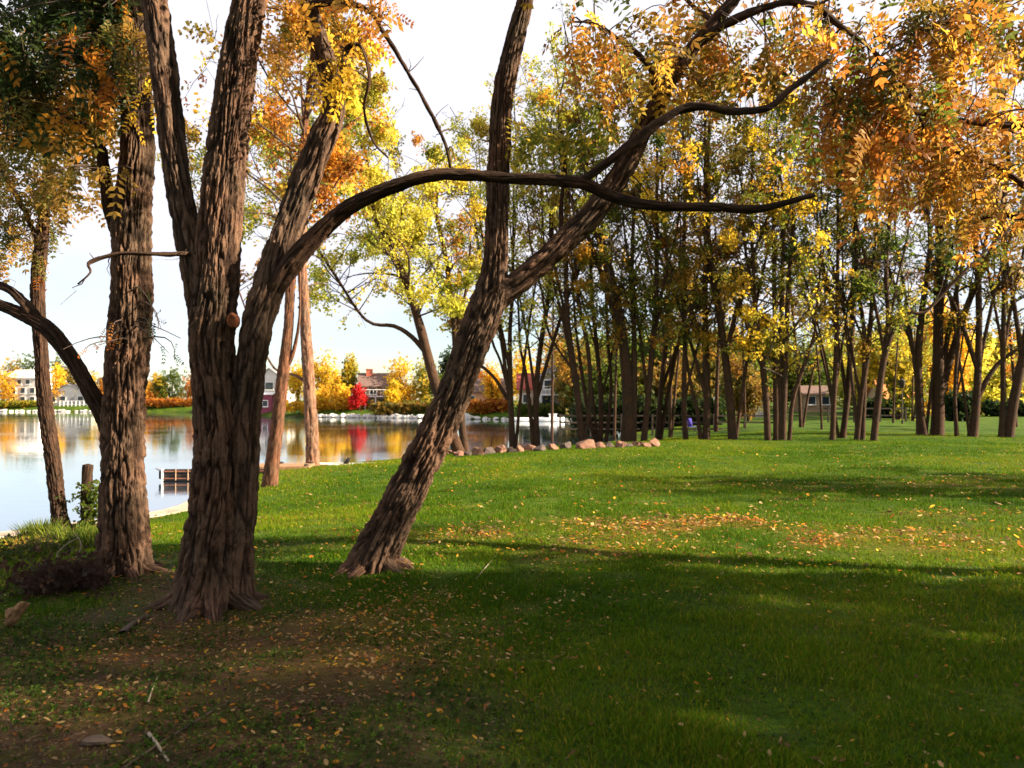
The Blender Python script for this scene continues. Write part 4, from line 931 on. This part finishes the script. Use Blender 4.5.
# white boats / docks moored at far shore
WP = simple('white_paint', (.8,.8,.78), .5, .06, 3); WOOD = simple('dock_wood', (.32,.18,.09), .85, .3, 6); WOODD = simple('dark_dock_wood', (.06,.045,.04), .85, .3, 6)
def hull(L, B, H, mat_, parent, name='hull'):
    q = Buf(); n = 13; t = np.linspace(0, 1, n); prof = []
    for i in range(n):
        w = B*.5*(math.sin(math.pi*min(1, .12+.88*t[i]**.8))**.55 if t[i] < 1 else .02); w = B*.5*max(.03, (1-abs(2*t[i]-1)**2.6)); sh = .12*H*(2*t[i]-1)**2
        x = (t[i]-.5)*L; prof.append([(x, -w, H+sh), (x, -w*.8, H*.35), (x, 0, 0+sh*2), (x, w*.8, H*.35), (x, w, H+sh), (x, w*.82, H+sh-.02), (x, 0, H*.3+sh), (x, -w*.82, H+sh-.02)])
    m = 8; i_ = np.arange(n*m).reshape(n, m); nx_ = np.roll(i_, -1, 1)
    q.add(np.array(prof), np.stack([i_[:-1], nx_[:-1], nx_[1:], i_[1:]], -1).reshape(-1, 4)); return q.build(name, mat_, parent, True)
for j, (px_, d_, L, lab) in enumerate([(523, 86.5, 2.6, 'left one of two white boats moored below the grey lake house'), (551, 86.0, 2.9, 'right one of two white boats, with a small cabin, below the grey house')]):
    r = empty('moored_boat', (atpx(px_, d_), d_, WZ-.1), lab, 'boat', 'white boats below the grey house'); hull(L, 1.0, .5, WP, r)
    q = Buf(); q.box(0, 0, .42, .25, .8, .05); q.build('thwart', WOOD, r)
    if j: q = Buf(); q.box(.2, 0, .68, .8, .6, .4); q.box(.2, 0, .9, .95, .7, .06); q.build('cabin', WP, r)

# white kayak moored at the near dock
d_ = 26.0; r = empty('white_rowboat', (atpx(348, d_), d_, WZ-.06), 'slender white boat with a dark tip lying at the grassy bank', 'boat', rz=.06)
hull(2.3, .62, .3, WP, r); q = Buf(); q.box(1.05, 0, .3, .22, .3, .08, .3); q.build('bow_cover', DARKM, r)
q = Buf(); tube(q, np.array([(-.1,0,.26,.06),(.0,0,.4,.07),(.05,0,.48,.04)]), 8, lumps=0); q.build('cleat', DARKM, r)
q = Buf(); q.box(-.4, 0, .27, .9, .5, .04); q.build('deck_board', WOOD, r)

# dock from the bank to the left
d_ = 24.6; x0, x1 = atpx(246, d_), atpx(312, d_); r = empty('wooden_dock', ((x0+x1)/2, d_, WZ), 'tan plank dock reaching into the lake between the slim trunks', 'dock', rz=.10)
L_ = x1-x0; q = Buf(); nb_ = 16
for k in range(nb_): q.box((k+.5)/nb_*L_-L_/2, 0, .28, L_/nb_*.93, 1.3, .06)
q.build('deck', WOOD, r); q = Buf(); q.box(0, -.66, .24, L_, .07, .1); q.build('fascia', WOOD, r); q = Buf(); q.box(0, .66, .24, L_, .07, .1); q.build('fascia', WOOD, r)
for sx in (-.45, 0, .45):
    for sy in (-.5, .5):
        q = Buf(); tube(q, np.array([(sx*L_, sy, -.9, .07), (sx*L_, sy, .36, .07)]), 8, lumps=0); q.build('pile', WOODD, r)

# slatted dark gangway with a silver curved end
d_ = 22.6; xl = atpx(162, d_); r = empty('slatted_gangway', (xl, d_, WZ), 'dark slatted floating gangway with a silver curved end left of the double trunk', 'gangway', rz=.05)
Lg = atpx(266, d_)-xl; r.scale = (1, 1, .62); SILV = simple('silver_metal', (.3,.32,.35), .4, .1, 5, metal=.5)
q = Buf()
for zz, hh in ((.53, .07), (.42, .05), (.3, .05), (.2, .05), (.09, .05)): q.box(Lg/2+.07, 0, zz, Lg-.0, .05, hh)
q.build('slats', WOODD, r)
q = Buf(); q.box(Lg/2+.07, .045, .3, Lg, .03, .52); q.build('back_panel', DARKM, r)
q = Buf(); q.box(Lg/2+.07, -.04, .47, Lg, .03, .035); q.build('red_strip', simple('red_brown_wood', (.3,.12,.07), .8, .2, 5), r)
q = Buf(); q.box(Lg/2+.07, -.04, .15, Lg, .03, .03); q.build('red_strip', simple('red_brown_wood2', (.3,.12,.07), .8, .2, 5), r)
for k in range(1, 5): q = Buf(); q.box(.08+k*.34, -.05, .31, .014, .03, .5); q.build('upright', WALLB, r)
q = Buf(); q.box(.05, -.03, .31, .03, .12, .56); q.build('end_plate', WP, r)
for zz, sg in ((.52, 1),):
    q = Buf(); tube(q, catmull(np.array([(.1, 0, zz-sg*.02, .07), (0, 0, zz, .065), (-.09, 0, zz+sg*.05, .045), (-.15, 0, zz+sg*.09, .03)]), .04), 10, lumps=0); q.build('corner_bracket', SILV, r, True)
q = Buf(); q.box(-.01, .02, .31, .07, .14, .36); q.build('end_block', DARKM, r)
q = Buf(); q.box(Lg/2, .55, .05, Lg, 1.0, .14); q.build('float', DARKM, r)

# low kerb wall along the near shore
kb = Buf(); kp = np.array([(-20,-8),(-12,6.1),(-8.1,12.7),(-6.6,15.4),(-7.0,18.2),(-7.5,21.5)], float); kp = catmull(np.c_[kp, 0*kp], .8)[:, :2]
tn = norm(np.gradient(kp, axis=0)); nr = np.c_[tn[:, 1], -tn[:, 0]]
K0 = kp-nr*.1; K1 = kp+nr*.42; n = len(kp); one = np.ones(n)
V = np.stack([np.c_[K0, -1.6*one], np.c_[K0, -.5*one], np.c_[K1, -.49*one], np.c_[K1, -1.6*one]], 1); i_ = np.arange(n*4).reshape(n, 4); nx_ = np.roll(i_, -1, 1)
kb.add(V, np.stack([i_[:-1], nx_[:-1], nx_[1:], i_[1:]], -1).reshape(-1, 4)); kc = kb.build('kerb', CONC); tag(kc, kind='structure')

# ------------------------------------------------------------------ things on the near bank
def twigcloud(b, c, n, L, r, rad, rng, up=.3, flat=1.0):
    P0 = c+rng.normal(size=(n, 3))*rad*np.array((1, 1, .35)); D = norm(rng.normal(size=(n, 3))*np.array((1, 1, flat))+np.array((0, 0, up)))
    K = 5; u = np.linspace(0, 1, K)[None, :, None]; LL = L*rng.uniform(.4, 1.2, (n, 1, 1))
    P = P0[:, None]+D[:, None]*LL*u+rng.normal(size=(n, K, 3))*.06*LL*u; btubes(b, P, r*(1-.7*u[..., 0])+0*P[..., 0], 4)
# stump post
h0 = ghit(88, 529); r = empty('snag_post', tuple(h0), 'short dark dead snag standing between the two left trunks', 'snag')
dS = h0[1]; q = Buf(); R_ = catmull(np.array([(*(pos(89,535,dS)-h0), .11), (*(pos(86,500,dS)-h0), .085), (*(pos(87,480,dS)-h0), .08), (*(pos(88,465,dS)-h0), .078)]), .03); tube(q, R_, 40, bark=.02, seed=4); q.build('trunk', BARK_DARK, r, True)
rng = np.random.default_rng(9); q = Buf(); n = 260; P = np.c_[rng.normal(size=(n, 2))*.12+np.array((.07, 0)), rng.uniform(0, .75, n)]
sprigs(q, P, rng.normal(size=(n, 3))+np.array((0, 0, .5)), .1*rng.uniform(.7, 1.3, n), pick('green', n, rng), 2, .5, .25, rng); q.build('ivy', LEAF, r)
# brush pile
h0 = ghit(52, 594); h0 = np.array((h0[0], h0[1], h0[2])); r = empty('brush_pile', tuple(h0), 'dark reddish heap of dry brush on the bank at left', 'brush pile')
TW2 = simple('dry_red_twig', (.05,.026,.018), .9, .3, 8); q = Buf()
for cx_, cy_, s_ in ((0,0,1),( -.16,.1,.7),(.14,.12,.9),(.05,.3,.9),(.22,.2,.6)): twigcloud(q, np.array((cx_, cy_, .1*s_)), 420, .2*s_, .003, .1*s_, rng, .55)
q.build('twigs', TW2, r)
q = Buf(); n = 380; P = np.c_[rng.normal(size=n)*.22, rng.normal(size=n)*.25+.1, rng.uniform(0, .28, n)]; sprigs(q, P, rng.normal(size=(n, 3)), .07*rng.uniform(.6, 1.3, n), np.array((.05,.028,.018))*rng.uniform(.5, 1.4, (n, 1)), 1, .6, .25, rng); q.build('dead_leaves', LEAF, r)
# dark shrub on the bank edge
h0 = ghit(38, 556); r = empty('bank_shrub', tuple(h0), 'low tangled shrub on the bank below the slender crooked trunk', 'shrub'); q = Buf()
twigcloud(q, np.array((0,0,.0)), 300, .28, .003, .24, rng, .5); q.build('twigs', TWIG, r)
q = Buf(); n = 800; P = np.c_[rng.normal(size=n)*.36, rng.normal(size=n)*.35, rng.uniform(-.05, .12, n)]; sprigs(q, P, rng.normal(size=(n, 3)), .09*rng.uniform(.6, 1.3, n), pick('green', n, rng)*.6, 2, .5, .2, rng); q.build('leaves', LEAF, r)
# weeds
wr = np.random.default_rng(21)
def weed(px_, py_, lab, n, hgt, rad, pal, name='weed_clump'):
    h0 = ghit(px_, py_); b = Buf(); a = wr.uniform(0, 6.28, n); rr = rad*np.sqrt(wr.random(n)); P = np.c_[rr*np.cos(a), rr*np.sin(a), 0*a-.02]
    P[:, 2] += height(P[:, 0]+h0[0], P[:, 1]+h0[1])-h0[2]
    D = norm(np.c_[wr.normal(size=(n, 2))*.38, np.ones(n)]); Lh = hgt*wr.uniform(.45, 1.2, n)[:, None]; Wd = norm(np.cross(D, wr.normal(size=(n, 3))))*(.006+.008*hgt)
    bend = np.c_[np.cos(a), np.sin(a), 0*a]*Lh*.25
    v = np.stack([P-Wd, P+Wd, P+D*Lh*.6+bend*.3+Wd*.7, P+D*Lh*.6+bend*.3-Wd*.7, P+D*Lh+bend], 1)
    i_ = np.arange(n*5).reshape(n, 5); b.add(v, i_[:, :4], i_[:, [3, 2, 4]], c=np.repeat(pick(pal, n, wr), 5, 0)); o = b.build(name, BLADE, None); o.location = h0; tag(o, lab, 'weeds'); return o
weed(40, 536, 'tall green grass tuft on the kerb left of the slender crooked trunk', 420, .28, .25, 'green')
weed(18, 552, 'broad olive grass tuft overhanging the kerb at the left edge', 420, .13, .4, 'olive')
weed(72, 540, 'dark weeds around the foot of the slender crooked trunk', 420, .26, .35, 'green')
weed(96, 548, 'green weeds between the dead snag and the straight brown trunk', 420, .28, .3, 'green')
weed(8, 580, 'low green weeds below the bank shrub at the left edge', 420, .16, .35, 'green')
weed(30, 545, 'brownish grass between the bank shrub and the crooked trunk', 300, .16, .3, 'olive')
# pale bent sticks
STK = simple('bleached_stick', (.3,.24,.17), .85, .15, 20)
def stick(label, pts, w, m=STK, d=None, name='bare_stick', lift=0.01):
    rows = []
    for p in pts:
        g = ghit(p[0], p[1]) if d is None else pos(p[0], p[1], d)
        rows.append((*(g+np.array((0, 0, lift))), w))
    rows = np.array(rows); rows[:, 3] *= np.linspace(1, .55, len(rows)); R_ = catmull(rows, .03); q = Buf(); tube(q, R_, 8, lumps=.25); o = q.build(name, m, None, True, loc=R_[0, :3]); tag(o, label, 'stick', None); return o
dd_ = ghit(64, 566)[1]
stick('pale forked stick curving up from the brush near the crooked trunk', [(62,564),(57,556),(61,550),(70,543),(78,539)], .008, d=dd_+.3)
stick('tan stick bending beside the pale forked one', [(74,562),(78,555),(81,547),(79,540),(74,534)], .008, d=dd_+.35)
stick('thin upright straw-coloured stick lying in the soil below the double trunk', [(148,705),(152,692),(158,678)], .006)
stick('grey stick pointing down at the bottom of the soil patch', [(149,736),(158,748),(168,764)], .009)
stick('long dark stick lying across the soil patch', [(118,775),(150,752),(185,730),(215,712),(235,702)], .006, TWIG)
stick('dark root-like stick left below the double trunk', [(122,636),(132,627),(144,619)], .028, TWIG)
stick('thin pale stick lying in the grass right of the leaning trunk', [(476,580),(486,568),(497,556)], .006)
# fallen wood
def log(label, a, c, r0, r1, name='cut_log'):
    pa = ghit(*a)+np.array((0, 0, r0*.75)); pc = ghit(*c)+np.array((0, 0, r1*.75)); R_ = catmull(np.array([(*pa, r0), (*((pa+pc)/2), (r0+r1)/2), (*pc, r1)]), .02)
    o = empty(name, tuple(pa), label, 'log'); q = Buf(); tube(q, R_, 40, bark=.012, seed=2); q.build('bark', BARK_DARK, o, True, loc=pa)
    T = norm(pa-pc); U = norm(np.cross(T, (0, 0, 1))); V_ = np.cross(U, T); q = Buf(); th = np.linspace(0, 6.283, 22, endpoint=False)
    disc = pa+T*.012+(U*np.cos(th)[:, None]+V_*np.sin(th)[:, None])*r0*.86; q.add(np.vstack([disc, pa+T*.014]), t=[(k, (k+1) % 22, 22) for k in range(22)]); q.build('cut_face', CUTWOOD, o, False, loc=pa)
#log('chunk of split tan wood standing out of the bank at the left edge', (17,612), (2,584), .1, .1, 'split_log')
o = rockmesh(.1, .12, .25, 91, 9).build('wood_chunk', CUTWOOD); g_ = ghit(14, 628); o.location = g_+np.array((0, 0, .09)); o.rotation_euler = (.3, .65, .2); tag(o, 'bright tan splinter of split wood at the left edge', 'wood chunk')
o = rockmesh(.2, .16, .06, 93, 9).build('wood_chunk', CUTWOOD); g_ = ghit(88, 580); o.location = g_+np.array((0, -.1, .12)); o.rotation_euler = (.2, -.35, .2); tag(o, 'flat orange-tan wood slab between the brush pile and the straight trunk', 'wood chunk')
o = rockmesh(.15, .07, .04, 95, 9).build('wood_chunk', simple('weathered_wood', (.1,.07,.05), .9, .3, 14, bump=.5)); g_ = ghit(96, 745); o.location = g_+np.array((0, 0, .02)); tag(o, 'weathered brown wood chip lying in the soil near the lower left corner', 'wood chunk')

# ------------------------------------------------------------------ grass
TRUNKS = [(bA[0], bA[1]+.05, .27), (bB[0], bB[1], .2), (bC[0]-.02, bC[1], .22)]
def nearmask(x, y):
    m = np.ones(len(x), bool)
    for a, b_, r in TRUNKS: m &= np.hypot(x-a, y-b_) > r
    return m
gr = np.random.default_rng(31)
NB = 1150000
u = gr.random(NB); p_ = .42; d = (2.7**p_+u*(44**p_-2.7**p_))**(1/p_); a = gr.uniform(-.82, .98, NB); x = d*np.sin(a); y = d*np.cos(a)
sd_ = sdist(x, y); dr = dirt(x, y); keep = (sd_ > .25) & (gr.random(NB) > np.clip(dr*1.25-.1, 0, .95)) & nearmask(x, y)
clump = fbm2(x, y, 2.6, 2, 6.6); keep &= gr.random(NB) < np.clip(.85+.5*clump, .3, 1)
x, y, d, dr, clump = x[keep], y[keep], d[keep], dr[keep], clump[keep]; n = len(x); z = height(x, y)
sz = np.clip(d/5, .75, 5)**.5
hh = (.034+.028*gr.random(n))*(1+.55*clump)*sz**.2*(1-.45*dr)*(1-.35*np.clip(leafpatch(x, y), 0, 1)); ww = .0025*sz**1.25*gr.uniform(.7, 1.4, n)
az = gr.uniform(0, 6.283, n); D = np.c_[np.cos(az)*.42, np.sin(az)*.42, np.ones(n)]+gr.normal(size=(n, 3))*.18; D = norm(D)
Wd = np.c_[-np.sin(az), np.cos(az), 0*az]*ww[:, None]; P = np.c_[x, y, z-.006]
big = fbm2(x, y, .35, 3, 8.1)
ca = np.array((.034,.088,.003)); cb = np.array((.1,.165,.005)); cy = np.array((.25,.22,.02))
mix = np.clip(.5+.7*big+gr.normal(size=n)*.3, 0, 1)[:, None]
col = ca*(1-mix)+cb*mix; dry = (gr.random(n) < .05+.28*np.clip(big+.1, 0, 1)+.35*dr)[:, None]; col = np.where(dry, cy*gr.uniform(.5, 1.1, (n, 1)), col)*gr.uniform(.7, 1.25, (n, 1))
gb2 = Buf(); near = d < 9
for msk, full in ((near, True), (~near, False)):
    k = int(msk.sum()); Pn, Dn, Wn, hn, cn = P[msk], D[msk], Wd[msk], hh[msk][:, None], col[msk]
    if full:
        bend = np.c_[Dn[:, 0], Dn[:, 1], -.25*np.ones(k)]*hn*.45
        v = np.stack([Pn-Wn, Pn+Wn, Pn+Dn*hn*.55+Wn*.75, Pn+Dn*hn*.55-Wn*.75, Pn+Dn*hn+bend], 1); i_ = np.arange(k*5).reshape(k, 5); gb2.add(v, i_[:, :4], i_[:, [3, 2, 4]], c=np.repeat(cn, 5, 0))
    else:
        v = np.stack([Pn-Wn, Pn+Wn, Pn+Dn*hn], 1); i_ = np.arange(k*3).reshape(k, 3); gb2.add(v, None, i_, c=np.repeat(cn, 3, 0))
go = gb2.build('grass', BLADE); tag(go, 'short green lawn grass thinning out over the worn soil', 'grass', kind='stuff')

# clover-like ground cover over the worn soil
n = 95000; x = gr.uniform(-5.5, 1.8, n); y = gr.uniform(2.9, 9.5, n)
pc = fbm2(x, y, 1.6, 3, 12.5); keep = (gr.random(n) < np.clip(.3+1.3*pc, .05, 1)*np.clip(dirt(x, y)+.25, 0, 1)) & nearmask(x, y) & (sdist(x, y) > .3)
x, y = x[keep], y[keep]; n = len(x); gc = Buf(); P = np.c_[x, y, height(x, y)+.008]
sprigs(gc, P, norm(gr.normal(size=(n, 3))*np.array((1, 1, .3))+np.array((0, 0, .5))), gr.uniform(.011, .026, n), pick('lawn', n, gr)*gr.uniform(.5, 1.5, (n, 1)), 2, .55, .26, gr, droop=0)
tag(gc.build('ground_cover', LEAF), 'small-leaved ground cover creeping over the worn soil', 'ground cover', kind='stuff')

# bits of bark, dry leaf and twig on the worn soil
n = 130000; x = gr.uniform(-5.5, 2, n); y = gr.uniform(2.9, 9.5, n); keep = (gr.random(n) < np.clip(dirt(x, y)*1.1, .02, 1)*np.clip(.6+.9*fbm2(x, y, 2.1, 2, 1.9), .1, 1)) & nearmask(x, y) & (sdist(x, y) > .3)
x, y = x[keep], y[keep]; n = len(x); P = np.c_[x, y, height(x, y)+.004]; a = gr.uniform(0, 6.283, n); D = norm(np.c_[np.cos(a), np.sin(a), gr.uniform(-.05, .3, n)]); W_ = norm(np.cross(D, norm(np.c_[gr.normal(size=(n, 2))*.5, np.ones(n)])))
tw = (gr.random(n) < .4)[:, None]; L_ = np.where(tw, gr.uniform(.02, .08, (n, 1)), gr.uniform(.008, .026, (n, 1))); Wh = np.where(tw, .0016, L_*.3)
v = np.stack([P, P+D*L_*.5+W_*Wh, P+D*L_, P+D*L_*.5-W_*Wh], 1); bc = np.array([(.12,.07,.04),(.2,.12,.06),(.05,.03,.02),(.3,.2,.12),(.16,.07,.03)])[gr.integers(0, 5, n)]*gr.uniform(.6, 1.2, (n, 1))
lt = Buf(); lt.add(v, np.arange(n*4).reshape(n, 4), c=np.repeat(bc, 4, 0)); tag(lt.build('soil_litter', LEAF), 'brown crumbs of leaf, bark and twig on the worn soil', 'litter', kind='stuff')

# fallen leaves
n = 210000; u = gr.random(n); d = (2.8**.7+u*(30**.7-2.8**.7))**(1/.7); a = gr.uniform(-.8, .95, n); x = d*np.sin(a); y = d*np.cos(a)
lpv = leafpatch(x, y); cl = fbm2(x, y, 1.3, 3, 3.3)
pr = np.clip(.034*(1+1.9*cl)+.75*lpv**1.6+.045*dirt(x, y)+.03*np.exp(-((x+2.2)**2+(y-5.4)**2)/2.5), 0, 1)*np.where(d > 14, .8, 1)
keep = (gr.random(n) < pr) & (sdist(x, y) > .5) & nearmask(x, y); x, y, d = x[keep], y[keep], d[keep]; n = len(x)
P = np.c_[x, y, height(x, y)+gr.uniform(.012, .045, n)*np.where(dirt(x, y) > .5, .5, 1)]
a = gr.uniform(0, 6.283, n); D = norm(np.c_[np.cos(a), np.sin(a), gr.normal(size=n)*.3]); W_ = norm(np.cross(D, norm(np.c_[gr.normal(size=(n, 2))*.4, np.ones(n)])))
L_ = (gr.uniform(.018, .042, n)*np.clip(d/6, 1, 1.9))[:, None]; up = np.array((0, 0, 1.0))*L_*gr.uniform(.0, .3, (n, 1))
v = np.stack([P, P+D*L_*.33+W_*L_*.24+up*.6, P+D*L_*.8+W_*L_*.17+up*.8, P+D*L_+up*.5, P+D*L_*.8-W_*L_*.17+up*.3, P+D*L_*.33-W_*L_*.24+up*.1], 1)
i_ = np.arange(n*6).reshape(n, 6); fcol = np.where((gr.random(n) < .55)[:, None], pick('orange', n, gr), pick('rust', n, gr)); yl = gr.random(n) < .38; fcol[yl] = np.array((.55,.36,.15))*gr.uniform(.6, 1.1, (int(yl.sum()), 1)); br = gr.random(n) < .28; fcol[br] = np.array((.2,.1,.045))*gr.uniform(.6, 1.2, (int(br.sum()), 1))
fl_ = Buf(); fl_.add(v, np.vstack([i_[:, [0, 1, 2, 5]], i_[:, [5, 2, 3, 4]]]), c=np.repeat(fcol, 6, 0)); tag(fl_.build('fallen_leaves', LEAF), 'orange and brown fallen leaflets strewn over the lawn and soil', 'fallen leaves', kind='stuff')

# ------------------------------------------------------------------ light, sky, camera
EL, AZ = math.radians(27), math.radians(8)       # sun to the right, slightly behind the camera
Sd = Vector((math.cos(EL)*math.cos(AZ), -math.cos(EL)*math.sin(AZ), math.sin(EL)))
sl = bpy.data.lights.new('sun', 'SUN'); sl.energy = 5.0; sl.angle = math.radians(.6); sl.color = (1, .83, .62)
so = bpy.data.objects.new('sun', sl); C.objects.link(so); so.rotation_euler = Sd.to_track_quat('Z', 'Y').to_euler()
w = bpy.data.worlds.new('World'); bpy.context.scene.world = w; w.use_nodes = True; nt = w.node_tree; nt.nodes.clear(); L = nt.links
out = nt.nodes.new('ShaderNodeOutputWorld'); bg = nt.nodes.new('ShaderNodeBackground'); bg.inputs['Strength'].default_value = .05
sk = nt.nodes.new('ShaderNodeTexSky'); sk.sky_type = 'NISHITA'; sk.sun_disc = False; sk.sun_elevation = EL; sk.sun_rotation = math.radians(98); sk.air_density = 1.0; sk.dust_density = .6; sk.ozone_density = 1.5
tc = N(nt, 'ShaderNodeTexCoord'); sx = N(nt, 'ShaderNodeSeparateXYZ'); L.new(tc.outputs['Generated'], sx.inputs[0])
mp = N(nt, 'ShaderNodeMapping'); mp.inputs['Scale'].default_value = (1, 1, 2.6); L.new(tc.outputs['Generated'], mp.inputs['Vector'])
no = N(nt, 'ShaderNodeTexNoise', Scale=2.3, Detail=6.0, Roughness=.55); L.new(mp.outputs[0], no.inputs['Vector'])
ad = N(nt, 'ShaderNodeMath', operation='MULTIPLY_ADD'); ad.inputs[1].default_value = 2.6; L.new(sx.outputs['Z'], ad.inputs[0]); L.new(no.outputs['Fac'], ad.inputs[2])
mr = N(nt, 'ShaderNodeMapRange', interpolation_type='SMOOTHSTEP'); mr.inputs[1].default_value = .46; mr.inputs[2].default_value = 1.0; L.new(ad.outputs[0], mr.inputs[0])
mx = N(nt, 'ShaderNodeMix', data_type='RGBA'); mx.inputs[7].default_value = (4.7, 4.7, 5.15, 1)
L.new(mr.outputs[0], mx.inputs[0]); L.new(sk.outputs[0], mx.inputs[6]); L.new(mx.outputs[2], bg.inputs[0]); L.new(bg.outputs[0], out.inputs[0])

cam = bpy.data.cameras.new('camera'); cam.sensor_width = 36; cam.lens = F/1024*36; cam.clip_end = 5000; cam.clip_start = .05
cam.dof.use_dof = True; cam.dof.focus_distance = 8.0; cam.dof.aperture_fstop = 2.8
co = bpy.data.objects.new('camera', cam); C.objects.link(co); co.location = (0, 0, CAMZ); co.rotation_euler = (math.pi/2+math.atan(TP), 0, 0)
sc = bpy.context.scene; sc.camera = co
sc.view_settings.view_transform = 'Standard'; sc.view_settings.look = 'None'; sc.view_settings.gamma = 1; sc.view_settings.exposure = 2.1
sc.render.engine = 'CYCLES'; cy = sc.cycles; cy.use_denoising = True; cy.max_bounces = 6; cy.diffuse_bounces = 3; cy.glossy_bounces = 3; cy.transmission_bounces = 4; cy.transparent_max_bounces = 4
cy.sample_clamp_indirect = 8; cy.use_adaptive_sampling = True; cy.adaptive_threshold = .02
